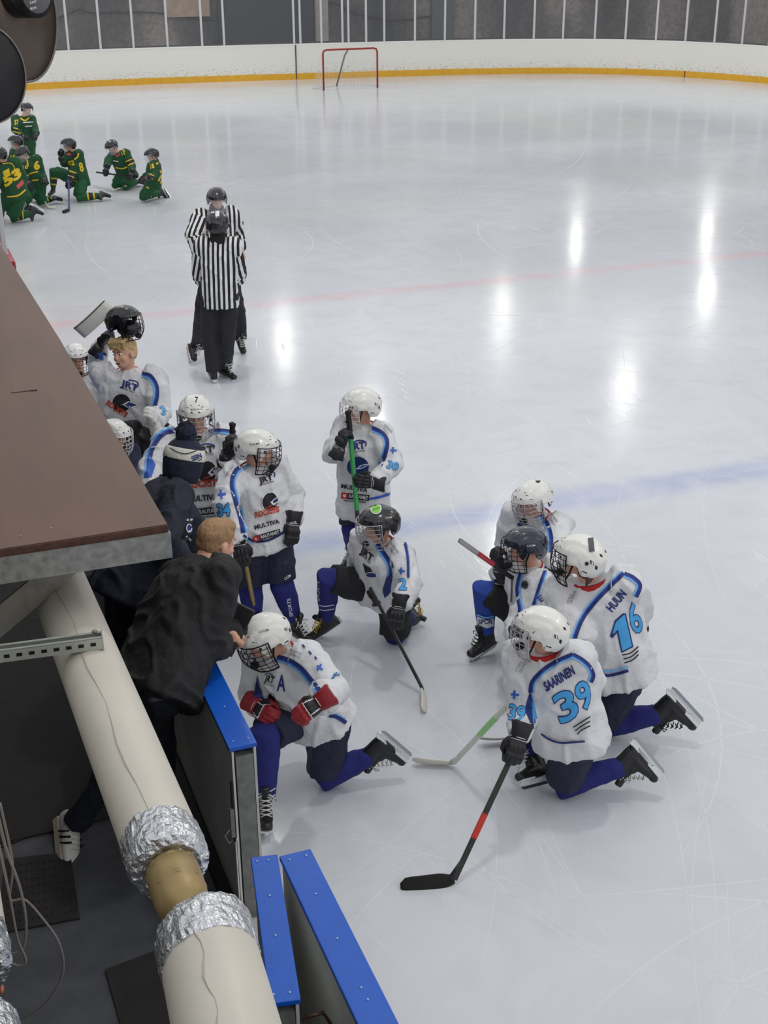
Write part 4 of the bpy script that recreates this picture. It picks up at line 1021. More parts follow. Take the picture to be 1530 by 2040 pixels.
T30 = person('standing player with sleeve number 30 holding a green stick upright', (725, 1150, 0), (724, 985, 0), (724, 848, .02), (720, 808, -.02), (-86, 4), -38,
    ((783, 925, 'n'), (745, 962, 'n'), (716, 958, 'n')), ((664, 905, 'n'), (676, 893, 'n'), (686, 868, 'n')),
    ((738, 1060, 0), (740, 1110, 'n'), (728, 1118, 'n')), ((702, 1050, -.05), (703, 1095, 'z.17'), (688, 1112, 'n')), s=.98, deco=d30, cage=WIREW, hem=.16,
    hdeco=lambda D: None, gdeco=lambda D, k: D.text('BAUER', (736, 975), (741, 940), 8, iWHITE, .01, up=(-1, -.15)) if k == 'L' else None, hb=((-30, -20), (-60, 30)))
stick('green hockey stick held upright in both gloves of player 30', T30['handR'] @ V((.1, 0, -.04)) + V((0, 0, .17)), onF(727, 1195, T30['f0']-.2), onF(703, 1206, T30['f0']-.3), BSH, PBL, ((.12, .5, GREENS),), BTAPE)

def d2(D):
    D.stripe([(752, 1082), (766, 1103), (780, 1128), (777, 1160), (770, 1186)], 7, 5, 1); D.poly([(770, 1150), (782, 1140), (778, 1180), (766, 1192), (762, 1175)], iNAVY)
    D.text('JRT', (716, 1100), (740, 1120), 14, iBLACK, .04, up=(.35, -1)); D.text('CONSULTING', (717, 1105), (736, 1123), 3, iBLACK)
    D.poly([(722, 1122), (738, 1132), (748, 1152), (730, 1150)], iBLACK); D.ell((740, 1146), 13, 6, iWHITE, 5); D.ell((740, 1146), 11, 4.5, iNAVY, 5)
    D.num('2', (793, 1174), (811, 1174), 22, b0=.06); D.cross((800, 1137), 13, 5); D.stripe([(806, 1078), (812, 1110), (813, 1150)], 4, 2, -1)
    D.text('PUNKIN', (776, 1082), (791, 1102), 5, iGREY, 0); D.text('TALLI', (774, 1092), (785, 1106), 5, iGREY, 0)
def s2(D, k):
    if k == 'R': D.text('SPORTS', (637, 1198), (636, 1158), 6, iWHITE, .01); D.rib([(628, 1203), (645, 1208), (666, 1205)], 1.6, iWHITE); D.rib([(628, 1211), (645, 1216), (666, 1213)], 1.6, iWHITE)
def h2(D):
    D.ell((749, 1013), 11.5, 11.5, iWHITE, 0, 9); D.ell((749, 1013), 9.5, 9.5, iLIME, 0, 9); D.rib([(742, 1016), (756, 1011)], 3, ink('print_green', (70, 150, 60))); D.text('CCM', (768, 1033), (780, 1032), 3, iWHITE, .02)
T2 = person('kneeling player in black helmet with a green round sticker and yellow laces', (785, 1290, 0), (768, 1178, .02), (758, 1080, -.02), (755, 1044, -.06), (-68, 6), -40,
    ((816, 1160, 'n'), (795, 1208, 'n'), (790, 1240, 'n')), ((714, 1130, 'f'), (738, 1172, 'n'), (752, 1190, 'n')),
    ((785, 1262, 'z.07'), (818, 1225, 'z.1'), (850, 1208, 'f')), ((655, 1150, 'n'), (650, 1232, 'z.17'), (606, 1262, 'n')), s=.97, deco=d2, sdeco=s2, hdeco=h2, helmet=HELB, cage=WIREC, pants=BLACKC, lace=LACEY, hem=.06,
    gdeco=lambda D, k: D.text('CCM', (786, 1226), (800, 1222), 5, iYEL, .03) if k == 'L' else None, hb=((-10, -20), None), gl=(1, 1))
stick('black hockey stick slanting down to the ice from the player with yellow laces', onF(737, 1170, T2['f0']-.25), onz(842, 1372, .04), onz(852, 1412, .04), BSH, WTAPE, ((.93, 1, PBL),), None)

def dA(D):
    D.stripe([(552, 1308), (572, 1313), (597, 1328), (617, 1350), (638, 1376)], 8, 6, 1)
    D.text('A', (551, 1376), (568, 1377), 33, iNAVY, .02); D.text('JRT', (526, 1357), (544, 1362), 14, iBLACK, .03); D.rib([(527, 1345), (535, 1341), (543, 1347)], 2, iNAVY); D.text('CONSULTING', (527, 1363), (543, 1368), 3, iBLACK)
    D.poly([(512, 1345), (502, 1408), (538, 1424), (528, 1400)], iNAVY); D.poly([(520, 1365), (528, 1400), (538, 1424), (532, 1422)], iBLUE); D.ell((541, 1394), 7, 13, iBLACK, -8)
    D.cross((637, 1330), 15, 35); D.text('14', (660, 1352), (684, 1342), 12, iNAVY, .08, up=(.5, -1)); D.text('14', (661, 1351), (683, 1342), 12, iCYAN, .03, up=(.5, -1)); D.rib([(653, 1425), (670, 1428), (690, 1440)], 8, iNAVY); D.rib([(655, 1420), (672, 1423), (690, 1433)], 2.5, iSKY)
    D.text('PUNKIN', (577, 1296), (600, 1305), 5, iGREY, 0); D.text('TALLI', (578, 1305), (596, 1311), 5, iGREY, 0)
    for a, b in (((602, 1284), (607, 1290)), ((615, 1297), (620, 1303)), ((627, 1308), (631, 1313))): D.rib([a, b], 4, iNAVY)
def hA(D):
    D.rib([(500, 1219), (515, 1212), (530, 1210), (548, 1216)], 4, iPINK); D.text('CCM', (516, 1261), (536, 1256), 4, iGREY, .02)
TA = person('kneeling player with letter A on the chest and red gloves', (645, 1572, 0), (630, 1420, .05), (558, 1302, -.02), (527, 1270, -.08), (-58, 20), -30,
    ((660, 1375, 'n'), (636, 1400, 'n'), (600, 1425, 'n')), ((504, 1385, 'f'), (512, 1408, 'n'), (535, 1425, 'n')),
    ((645, 1545, 'z.08'), (742, 1504, 'z.2'), (788, 1542, 'z.05')), ((528, 1462, 'n'), (528, 1590, 'z.16'), (532, 1622, 'n')), s=1.04, deco=dA, hdeco=hA, glove=GLR, hem=.08,
    sdeco=lambda D, k: (D.rib([(515, 1582), (535, 1578), (552, 1568)], 2, iWHITE), D.rib([(515, 1594), (535, 1590), (550, 1582)], 2, iWHITE)) if k == 'R' else None, lace=LACEW, hb=((-20, -30), (-20, -30)))

def dnv(D):
    D.stripe([(1036, 1140), (1029, 1170), (1031, 1195), (1034, 1220), (1020, 1262)], 5, 5, -1); D.ell((1045, 1165), 7.5, 8.5, iGREY); D.ell((1045, 1165), 5.5, 6.5, iBLACK)
    D.stripe([(1094, 1112), (1080, 1150), (1070, 1180), (1062, 1205)], 5, 4, -1); D.stripe([(1096, 1112), (1112, 1120), (1126, 1138)], 5, 4, -1)
    D.text('ENTON', (1079, 1200), (1113, 1164), 13, iNAVY, .03); D.num('12', (1104, 1206), (1130, 1186), 28, b0=.05)
    D.rib([(1020, 1150), (1018, 1200)], 3, iGREY)
def snv(D, k):
    if k == 'R': D.poly([(950, 1228), (970, 1236), (994, 1228), (994, 1244), (970, 1252), (950, 1244)], iWHITE); D.text('SPORTS', (953, 1243), (994, 1243), 9, iNAVY, .03); D.rib([(949, 1224), (970, 1231), (994, 1224)], 3, iSKY)
Tnv = person('kneeling player in navy helmet with glove raised to the cage', (1030, 1340, 0), (1064, 1240, .12), (1056, 1128, .05), (1046, 1088, 0), (-80, 4), -75,
    ((1030, 1245, 'n'), (1030, 1275, 'n'), (1028, 1305, 'n')), ((1012, 1165, 'f'), (996, 1135, 'n'), (990, 1108, 'n')),
    ((1060, 1365, 'z.08'), (1120, 1345, 'z.1'), (1150, 1350, 'n')), ((966, 1172, 'n'), (968, 1262, 'z.17'), (932, 1285, 'n')), s=1.0, deco=dnv, sdeco=snv, helmet=HELN, sock=SOCK2, pants=BLACKC, hem=.12, lace=BTAPE,
    hdeco=lambda D: D.text('CCM', (1050, 1089), (1066, 1088), 3.5, iWHITE, .02),
    gdeco=lambda D, k: D.text('WARRIOR', (1010, 1303), (1044, 1302), 9, iWHITE, .0) if k == 'L' else D.text('BAUER', (978, 1102), (1003, 1108), 7, iWHITE, .0), cuff2=WTAPE, hb=((0, 0), (-60, -30)))
stick('grey and red hockey stick pointing up left from the navy helmeted player', onF(915, 1076, Tnv['f0']-.1), onF(1075, 1190, Tnv['f0']+.05), onF(1090, 1215, Tnv['f0']+.05), BSH, BTAPE, ((0, .22, mat('grey_tape', (150, 146, 146), .7)), (.22, .42, REDS)), None)

def dbk(D):
    D.stripe([(1076, 1022), (1092, 1045), (1099, 1070), (1098, 1100)], 6, 5, 1); D.text('PUNKIN', (1096, 1024), (1108, 1040), 4.5, iGREY, 0); D.text('TALLI', (1094, 1032), (1103, 1046), 4.5, iGREY, 0)
    D.ell((1040, 1045), 10, 5, iNAVY)
Tbk = person('kneeling player in white helmet farthest back in the group of four', (1070, 1255, 0), (1068, 1130, .05), (1070, 1026, .0), (1062, 994, -.05), (-52, 14), -30,
    ((1108, 1090, 'n'), (1095, 1140, 'n'), (1080, 1160, 'n')), ((1008, 1080, 'f'), (1010, 1130, 'n'), (1015, 1150, 'n')),
    ((1085, 1225, 'z.1'), (1130, 1215, 'z.1'), (1145, 1225, 'n')), ((1030, 1190, 'n'), (1040, 1250, 'z.16'), (1020, 1260, 'n')), s=1.0, deco=dbk, cage=WIREC,
    hdeco=lambda D: (D.text('37', (1051, 948), (1060, 946), 6, iBLACK, .02), D.ell((1072, 957), 5, 4.5, iBLACK)))

def d17(D):
    D.stripe([(1243, 1142), (1200, 1184), (1164, 1228), (1147, 1268), (1141, 1302)], 7, 4, 1); D.stripe([(1244, 1142), (1262, 1150), (1276, 1166), (1268, 1190)], 7, 4, 1)
    D.text('HUUN', (1219, 1220), (1249, 1184), 17, iNAVY, .04); D.poly([(1215, 1268), (1225, 1236), (1241, 1222), (1247, 1222), (1262, 1289), (1238, 1301), (1229, 1260), (1220, 1272)], iNAVY, .0055); D.poly([(1220, 1262), (1227, 1239), (1243, 1225), (1245, 1225), (1259, 1287), (1240, 1297), (1231, 1254), (1224, 1262)], iCYAN, .009); D.num('6', (1262, 1264), (1284, 1252), 58, up=(-.3, -1), b0=.04, b1=.015)
    for k in range(3): D.rib([(1240+2*k, 1305+8*k), (1256+2*k, 1301+7*k), (1272, 1288+8*k)], 2.6, iBLACK)
    D.rib([(1186, 1340), (1212, 1346), (1252, 1336)], 6, iNAVY); D.rib([(1186, 1332), (1212, 1338), (1252, 1328)], 4, iSKY); D.text('PUNKIN', (1143, 1177), (1135, 1200), 5, iGREY, 0); D.text('TALLI', (1136, 1182), (1129, 1200), 5, iGREY, 0)
def hair17(root, M):
    g = G(); g.ball((-.05, 0, -.06), (.05, .07, .05), BROWNH, M, 16)
    for i in range(9): a = -1.2+.3*i; g.tube([V((-.06, .065*math.sin(a), -.05)), V((-.085, .075*math.sin(a), -.09)), V((-.075, .08*math.sin(a+.1), -.125))], [.016, .014, .006], BROWNH, 7, M)
    g.remesh(.006, 1, .004, 60); link('hair', g.mesh('hair'), root)
T17 = person('kneeling player with back turned and brown hair under the white helmet', (1205, 1478, 0), (1222, 1315, .0), (1178, 1160, .0), (1155, 1110, -.02), (-122, 0), 160,
    ((1158, 1265, 'n'), (1135, 1300, 'f'), (1110, 1310, 'f')), ((1272, 1200, 'f'), (1260, 1260, 'f'), (1240, 1280, 'f')),
    ((1120, 1385, 'z.48'), (1100, 1455, 'z.17'), (1068, 1465, 'z.1')), ((1200, 1440, 'z.09'), (1318, 1422, 'z.2'), (1366, 1474, 'z.05')), s=1.12, deco=d17, cage=WIREB, hair=hair17, hem=.1,
    hdeco=lambda D: (D.poly([(1171, 1072), (1182, 1070), (1185, 1098), (1174, 1100)], iGREY), D.ell((1169, 1123), 4, 4, iBLACK)), lace=BTAPE, wid=1.05)

def d39(D):
    D.stripe([(1141, 1303), (1110, 1316), (1082, 1334), (1060, 1358), (1056, 1380)], 7, 4, -1); D.stripe([(1142, 1303), (1160, 1313), (1176, 1328), (1183, 1346), (1178, 1360)], 6, 5, 1)
    D.poly([(1057, 1374), (1045, 1413), (1063, 1452), (1068, 1452), (1063, 1417)], iNAVY); D.poly([(1060, 1382), (1072, 1436), (1068, 1452), (1062, 1440), (1060, 1410)], iCYAN)
    D.text('SAARINEN', (1088, 1378), (1146, 1342), 19, iNAVY, .04, up=(-.4, -1))
    D.num('3', (1116, 1443), (1158, 1422), 58, up=(-.36, -1), b0=.045, b1=.02); D.num('9', (1158, 1418), (1186, 1398), 52, up=(-.36, -1), b0=.045, b1=.02)
    for k in range(3): D.rib([(1142+4*k, 1449+7*k), (1158, 1439+8*k), (1176, 1428+9*k)], 2.4, iBLACK)
    D.num('39', (1009, 1431), (1045, 1437), 30, b0=.06); D.cross((1026, 1384), 17, 5)
    D.rib([(1078, 1462), (1096, 1474), (1120, 1480), (1165, 1477)], 4, iNAVY); D.text('PUNKIN', (1047, 1312), (1034, 1338), 5.5, iGREY, 0); D.text('TALLI', (1037, 1316), (1026, 1336), 5.5, iGREY, 0)
def h39(D):
    D.ell((1053, 1271), 4, 4.5, iBLACK); D.rib([(1060, 1262), (1066, 1258)], 1.5, iGREY)
T39 = person('nearest kneeling player with back turned and large number 39', (1125, 1600, 0), (1130, 1440, .0), (1086, 1300, .0), (1078, 1256, -.03), (-114, 0), 150,
    ((1038, 1415, 'n'), (1034, 1468, 'n'), (1022, 1512, 'n')), ((1172, 1355, 'f'), (1150, 1430, 'f'), (1120, 1450, 'f')),
    ((1050, 1440, 'f'), (1062, 1510, 'z.17'), (1020, 1520, 'n')), ((1118, 1562, 'z.09'), (1244, 1526, 'z.2'), (1292, 1584, 'z.05')), s=1.02, deco=d39, hdeco=h39, cage=WIREC, hem=.13,
    gdeco=lambda D, k: D.text('BAUER', (1001, 1506), (1044, 1500), 11, iWHITE, .02) if k == 'L' else None, hb=((0, 0), None), lace=LACEW)
A = T39['handL'] @ V((.1, 0, -.03))
stick('black and red hockey stick with black blade flat on the ice, nearest of all', A+(A-onz(905, 1752, .03)).normalized()*.12, onz(905, 1752, .03), onz(800, 1768, .03), BSH, BTAPE, ((.05, .2, REDS), (.55, .72, iRED)), None, bh=.085)
stick('pale green and white hockey stick with white taped blade on the ice', onF(1012, 1404, T39['f0']-.05), onz(903, 1520, .03), onz(822, 1522, .03), WSH, WTAPE, ((.2, .5, mat('lime_shaft', (150, 206, 130), .4)),), None, bh=.08)
stick('stick with worn grey blade poking out left of player 39', onz(1180, 1440, .3), onz(1015, 1470, .04), onz(955, 1480, .04), BSH, mat('worn_grey_blade', (170, 168, 156), .6, var=.1), (), None, bh=.07)

# goalie without helmet
def dgo(D):
    D.text('JRT', (240, 768), (274, 780), 13, iNAVY, .04, up=(.2, -1)); D.rib([(256, 757), (272, 760), (275, 768), (268, 774)], 2.5, iNAVY); D.text('CONSULTING', (238, 772), (266, 783), 3, iBLACK)
    D.ell((242, 803), 18, 18, iBLACK); D.text('ROCKITS', (210, 806), (250, 832), 11, iRED, .05); D.text('ROCKITS', (211, 806), (249, 831), 9, iORANGE, 0); D.poly([(244, 806), (256, 799), (276, 807), (258, 815)], iWHITE); D.poly([(248, 806), (257, 801), (273, 807), (258, 812)], iNAVY)
    D.stripe([(283, 743), (300, 748), (312, 766), (314, 788), (308, 812)], 6, 5, 1); D.poly([(184, 688), (206, 704), (206, 718), (186, 712)], iBLUE); D.rib([(205, 703), (226, 716)], 5, iNAVY)
    D.num('3', (322, 827), (333, 824), 18, b0=.05)
def hair_blond(root, M):
    g = G(); g.ball((-.018, 0, .05), (.1, .082, .082), BLOND, M, 20); g.ball((-.045, 0, .0), (.07, .08, .07), BLOND, M, 16)
    for i in range(13):
        a = -1.5+.25*i; g.tube([V((.03, .06*math.sin(a), .115)), V((.075, .07*math.sin(a), .09)), V((.09*math.cos(a*.6), .075*math.sin(a), .055-.01*(i % 3)))], [.02, .018, .005], BLOND, 7, M)
    g.remesh(.0055, 1, .005, 45); link('hair', g.mesh('hair'), root)
Tgo = person('laughing bareheaded blond goalkeeper in white jersey with sleeve number 3', (276, 1029, 0), (266, 868, 0), (256, 742, .0), (247, 704, -.04), (-30, -4, 10), -5,
    ((318, 820, 'n'), (308, 845, 'n'), (300, 825, 'n')), ((196, 730, 'f'), (198, 690, 'n'), (212, 668, 'n')),
    ((285, 940, 0), (290, 985, 'n'), (295, 1000, 'n')), ((240, 940, 0), (240, 985, 'n'), (240, 1000, 'n')), s=1.12, deco=dgo, helmet=None, cage=None, hair=hair_blond, glove=(GLW, GLB), wid=1.15, smile=True, hem=.0, hdk=1.0, cell=4)
# goalkeeper's blocker on the raised arm and helmet in hand, leg pads
f1 = Tgo['f0']
bk = empty('blocker_glove', onF(190, 640, f1-.05)); tag(bk, 'white goalkeeper blocker pad raised above the white helmet at left', 'blocker')
a = onF(218, 606, f1-.0); b = onF(160, 668, f1-.1); d = (b-a); M = frame((a+b)/2, d, (EYE-a).normalized()+HR*.6+ZUP*.2); BLKW = mat('white_blocker_leather', (222, 222, 214), .45, bump=.3)
g = G(); L_ = d.length; n = 8
g.ring_loft([(V((L_*(i/n-.5), 0, -.03*((i/n)-.0)**2*3)), V((0, .06, 0)), V((0, 0, .018))) for i in range(n+1)], BLKW, 16, M, 5); link('board', g.mesh('bd'), bk)
g = G(); g.ring_loft([(V((L_*(i/n-.5)*.98, -.052, .017-.03*(i/n)**2*3)), V((0, .004, 0)), V((0, 0, .003))) for i in range(n+1)], iBLACK, 8, M); link('edge_strip', g.mesh('es'), bk)
g = G(); g.ball((.07, .01, -.085), (.06, .045, .03), mat('grey_glove_back', (110, 110, 114), .6, bump=.5), M); link('palm', g.mesh('pl'), bk)
gh = empty('goalkeeper_helmet', onF(248, 645, f1)); tag(gh, 'black goalkeeper helmet held up over the blond boy', 'helmet')
Mh = smat(frame(onF(246, 640, f1+.0), cdir(75, -5), ZUP*1.0+HR*.15), 1.0)
hh = link('shell', shell(HELB), gh, Mh); link('cage', cache(CAGES, 'c'+WIREB.name, lambda: cage_mesh(WIREB)), gh, Mh)
g = G(); g.ball((-.06, .06, .03), (.03, .03, .03), iWHITE, Mh); g.ball((0.04, 0, -.06), (.1, .09, .07), HELB, Mh); g.tube([(-.1, .1, 0), (0, .12, -.02), (.1, .1, -.05)], .008, iWHITE, 6, Mh); link('back_plate', g.mesh('bp'), gh)
kp = empty('goalkeeper_trapper', onF(295, 880, f1-.3)); tag(kp, 'black and silver goalkeeper catching glove below the blond boy', 'glove')
g = G(); c = onF(290, 885, f1-.35)
g.ball(c, (.14, .1, .13), GLB); g.ball(c+HR*.14+ZUP*.04, (.1, .08, .12), GLB); g.ball(c-HR*.12+ZUP*.1, (.12, .08, .09), GLB); g.ball(c-ZUP*.16, (.1, .1, .14), GLB); g.remesh(.012, 2, .02, 12); link('glove_body', g.mesh('gb'), kp)
g = G()
for i in range(5): g.tube([c+HR*(.16+.02*i)+ZUP*(.1-.03*i)-HD*.08, c+HR*(.05+.03*i)+ZUP*(-.06-.02*i)-HD*.12], .011, iGREY if i % 2 else iWHITE, 6)
link('lacing', g.mesh('lc'), kp)

def dk1(D): pass
Tk1 = person('player in white helmet with black cage just left of the blond goalkeeper', B(1.42, 11.4), (165, 820, 0), (158, 752, .0), (152, 712, -.03), (22, 6), 20,
    ((215, 790, 'n'), (205, 830, 'n'), (195, 850, 'n')), ((110, 800, 'n'), (110, 840, 'n'), (120, 850, 'n')),
    ((180, 920, 0), (180, 985, 'n'), (185, 1000, 'n')), ((145, 920, 0), (145, 985, 'n'), (140, 1000, 'n')), s=.95, wid=.9)
Tk2 = person('player with white helmet and white cage half hidden by the brown roof edge', B(1.4, 9.2), (225, 960, 0), (228, 905, .0), (228, 868, -.03), (55, 8), 50,
    ((268, 960, 'n'), (262, 990, 'n'), (262, 1010, 'n')), ((190, 960, 'n'), (190, 990, 'n'), (190, 1010, 'n')),
    ((240, 1050, 0), (240, 1110, 'n'), (245, 1120, 'n')), ((215, 1050, 0), (215, 1110, 'n'), (215, 1120, 'n')), s=.95, cage=WIREW, wid=.85, jersey=cloth('navy_jersey_cloth', (24, 32, 58)), collar=cloth('navy_collar', (24, 30, 50)))

CUR['g'] = 'coaches'
# ------------------------------------------------------------ coaches
def hat(root, M):
    HATN = cloth('navy_knit', (22, 29, 50)); HATW = cloth('cream_knit', (205, 205, 194)); g = G()
    g.ring_loft([(V((-.005, 0, z)), V((.11*k, 0, 0)), V((0, .1*k, 0))) for z, k in ((-.1, .9), (-.05, 1.0), (.0, 1.06), (.035, 1.07), (.07, 1.0), (.1, .84), (.125, .6), (.135, .3))], HATN, 32, M)
    h = link('knit_hat', g.mesh('hat'), root)
    g = G(); g.ring_loft([(V((-.005, 0, z)), V((.11*k, 0, 0)), V((0, .1*k, 0))) for z, k in ((.022, 1.09), (.026, 1.115), (.05, 1.10), (.078, 1.02), (.083, .99))], HATW, 32, M)
    D = Deco(g, 3); D.rib([(331, 908), (345, 921), (368, 926), (388, 922), (402, 914)], 1.8, HATN); D.rib([(339, 892), (352, 900), (372, 904), (395, 896)], 1.8, HATN); D.text('SEIN', (384, 919), (403, 911), 10, iNAVY, .03); D.end()
    link('hat_band', g.mesh('band'), h)
    g = G(); g.ball(M @ V((-.03, 0, .165)), .06, HATN, None, 24); crumple(g, .02, 55); crumple(g, .012, 90); link('pompom', g.mesh('pom'), h)
CO1 = (.95, 6.5)
b_ = V((.62, 6.72, .11))
bx, by = topx(b_)
def shoe_fn(white):
    WS = mat('white_sneaker_leather', (224, 222, 214), .5); SOLE = mat('cream_rubber_sole', (206, 196, 176), .6)
    def f(root, M, k):
        o = empty_child('sneaker' if white else 'shoe', root); mt = WS if white else BLACKC
        g = G(); g.tube([(-.06, 0, -.04), (.0, 0, -.045), (.08, 0, -.055), (.16, 0, -.066)], [(.05, .036), (.052, .038), (.036, .042), (.024, .036)], mt, 14, M, flat=(M.to_3x3() @ V((0, 0, 1))) if False else None)
        g = G(); g.ring_loft([(V((x, 0, z)), V((0, w_, 0)), V((0, 0, h))) for x, z, w_, h in ((-.085, -.05, .026, .03), (-.06, -.045, .036, .045), (.0, -.042, .038, .052), (.06, -.056, .042, .038), (.12, -.066, .043, .026), (.175, -.073, .032, .018), (.19, -.075, .02, .01))], mt, 18, M, 2.4)
        link('upper', g.mesh('up'), o)
        g = G(); out = [(-.095, 0), (-.08, .032), (0, .036), (.06, .044), (.13, .048), (.18, .036), (.2, 0), (.18, -.036), (.13, -.046), (.06, -.042), (0, -.036), (-.08, -.032)]
        g.prism(out, -.11, -.078, SOLE if white else BLACKC, M); link('sole', g.mesh('so'), o)
        if white:
            g = G()
            for s in (1, -1):
                for i in range(3): g.tube([(.0+.03*i, s*.0375, -.075), (.022+.03*i, s*.04, -.045), (.035+.03*i, s*.031, -.018)], .0055, iBLACK, 5, M)
            link('stripes', g.mesh('st'), o)
            g = G()
            for i in range(4): g.tube([(.05+.02*i, .02, -.018-.006*i), (.055+.02*i, 0, -.012-.006*i), (.05+.02*i, -.02, -.018-.006*i)], .003, LACEW, 5, M)
            link('laces', g.mesh('la'), o)
    return f
def empty_child(name, root):
    o = bpy.data.objects.new(name, None); COL.objects.link(o); o.parent = root; o.matrix_local = Matrix.Identity(4); PW[o.name] = Matrix.Translation(root.location); o.empty_display_size = .05; return o
def dc1(D):
    D.ell((377, 1052), 6, 9, iWHITE); D.ell((377, 1052), 4.2, 6.5, iNAVY); D.rib([(372, 1036), (386, 1035)], 4, iWHITE); D.text('SEINAJOKI', (372, 1076), (380, 1044), 5, iWHITE, .02) if False else D.rib([(371, 1068), (381, 1077)], 4, iWHITE)
Tc1 = person('coach in navy jacket and navy and cream knit hat with a pompom', (bx, by, .11), (262, 1150, .0), (345, 972, .25), (366, 922, .32), (150, 22), 112,
    ((385, 1050, 'f'), (400, 1110, 'f'), (410, 1120, 'f')), ((330, 1075, 'n'), (372, 1130, 'f'), (390, 1140, 'f')),
    ((235, 1275, 0), (215, 1390, 'n'), (240, 1405, 'n')), ((250, 1280, 0), (245, 1390, 'n'), (265, 1405, 'n')), s=1.16, jersey=NJACK, pants=cloth('navy_tracksuit', (18, 22, 42)), helmet=None, cage=None, hair=hat, collar=None, top='jacket', bare=True, skates=False, shoe=shoe_fn(False), long_pants=True, deco=dc1, hem=.12)
def hair_short(root, M):
    g = G(); g.ball((-.012, 0, .042), (.096, .0765, .08), GINGER, M, 24); g.ball((-.04, 0, .0), (.062, .071, .07), GINGER, M, 18); g.ball((.03, 0, .085), (.055, .06, .035), GINGER, M, 16)
    g.remesh(.005, 2, .003, 60); link('hair', g.mesh('hair'), root)
b2_ = V((.72, 5.62, .11)); bx2, by2 = topx(b2_)
Tc2 = person('coach in black jacket with short sandy hair leaning on the blue capped boards', (bx2, by2, .11), (312, 1360, .0), (405, 1132, .4), (432, 1080, .5), (128, 14), 128,
    ((462, 1235, 'f'), (462, 1268, 'n'), (470, 1262, 'f')), ((415, 1285, 'n'), (452, 1280, 'f'), (474, 1262, 'f')),
    ((318, 1490, 'f'), (330, 1620, 'f'), (370, 1610, 'f')), ((250, 1490, 'z.6'), (152, 1640, 'z.22'), (166, 1722, 'z.13')), s=1.2, jersey=JACKET, pants=JEANS, helmet=None, cage=None, hair=hair_short, collar=None, top='jacket', bare=True, skates=False, shoe=shoe_fn(True), long_pants=True, pdeco=lambda D: D.poly([(297, 1384), (340, 1380), (340, 1394), (296, 1399)], iGREY), hem=.07, wid=1.3)
g = G(); pP = Tc2['P']; 
cb = empty('tactics_folder', Tc2['arms']['L'][3]); tag(cb, 'black folder in the hand of the coach in the black jacket', 'folder')
q = onF(466, 1252, fwd(Tc2['arms']['L'][3])-.0); M = frame(q, (onF(445, 1292, fwd(q))-onF(485, 1212, fwd(q))), (EYE-q)); g.box((0, 0, .01), (.3, .115, .018), mat('black_folder_cover', (34, 33, 35), .5), M, .005); link('cover', g.mesh('cv'), cb)

CUR['g'] = 'referees'
# ------------------------------------------------------------ referees
def stripe_mat():
    m = bpy.data.materials.new('black_white_stripes'); m.use_nodes = True; nt = m.node_tree; b = nt.nodes['Principled BSDF']; b.inputs['Roughness'].default_value = .8
    a = nt.nodes.new('ShaderNodeAttribute'); a.attribute_name = 'stripe'; mt_ = nt.nodes.new('ShaderNodeMath'); mt_.operation = 'MULTIPLY'; mt_.inputs[1].default_value = 1/.052; nt.links.new(a.outputs['Fac'], mt_.inputs[0])
    fr_ = nt.nodes.new('ShaderNodeMath'); fr_.operation = 'FRACT'; nt.links.new(mt_.outputs[0], fr_.inputs[0]); gt = nt.nodes.new('ShaderNodeMath'); gt.operation = 'GREATER_THAN'; gt.inputs[1].default_value = .5; nt.links.new(fr_.outputs[0], gt.inputs[0])
    mx = nt.nodes.new('ShaderNodeMix'); mx.data_type = 'RGBA'; mx.inputs[6].default_value = lin((226, 226, 228)); mx.inputs[7].default_value = lin((22, 22, 26)); nt.links.new(gt.outputs[0], mx.inputs[0]); nt.links.new(mx.outputs[2], b.inputs['Base Color']); return m
STR = stripe_mat(); RP = cloth('black_referee_trousers', (34, 34, 42), .8); NECKB = cloth('black_neck_warmer', (24, 24, 26))
person('referee in black and white stripes facing the camera', (440, 706, 0), (436, 545, .0), (431, 425, .0), (432, 397, -.03), (12, 14), 10,
    ((474, 468, 'f'), (478, 498, 'n'), (482, 512, 'n')), ((386, 470, 'n'), (398, 510, 'n'), (418, 505, 'n')),
    ((474, 620, 0), (478, 668, 'z.22'), (488, 694, 'n')), ((402, 625, 0), (394, 685, 'z.22'), (399, 708, 'n')), s=1.12, jersey=STR, pants=RP, helmet=HELB, cage=None, visor=True, collar=NECKB, bare=True, ref=True, long_pants=True, vox=.016, hem=.1, cell=3, hdk=.97, wid=.92)
person('referee in stripes with back turned, nearer of the two referees', (438, 756, 0), (438, 578, .0), (434, 484, .0), (433, 446, .03), (178, 6), 180,
    ((398, 540, 'f'), (402, 560, 'f'), (410, 556, 'f')), ((474, 540, 'f'), (478, 558, 'f'), (462, 552, 'f')),
    ((418, 670, 0), (424, 732, 'z.16'), (418, 722, 'f')), ((452, 665, 0), (448, 725, 'z.16'), (470, 738, 'n')), s=1.12, jersey=STR, pants=RP, helmet=HELB, cage=None, visor=True, collar=NECKB, bare=True, ref=True, long_pants=True, vox=.016, hem=.15, cell=3, wid=.82, hdk=1.05,
    hdeco=lambda D: (D.poly([(429, 420), (437, 420), (437, 431), (429, 431)], iWHITE), D.rib([(424, 443), (437, 445)], 2.5, iGREY), D.ell((441, 446), 3, 4, iGREY), D.ell((418, 443), 3, 4, iGREY)))

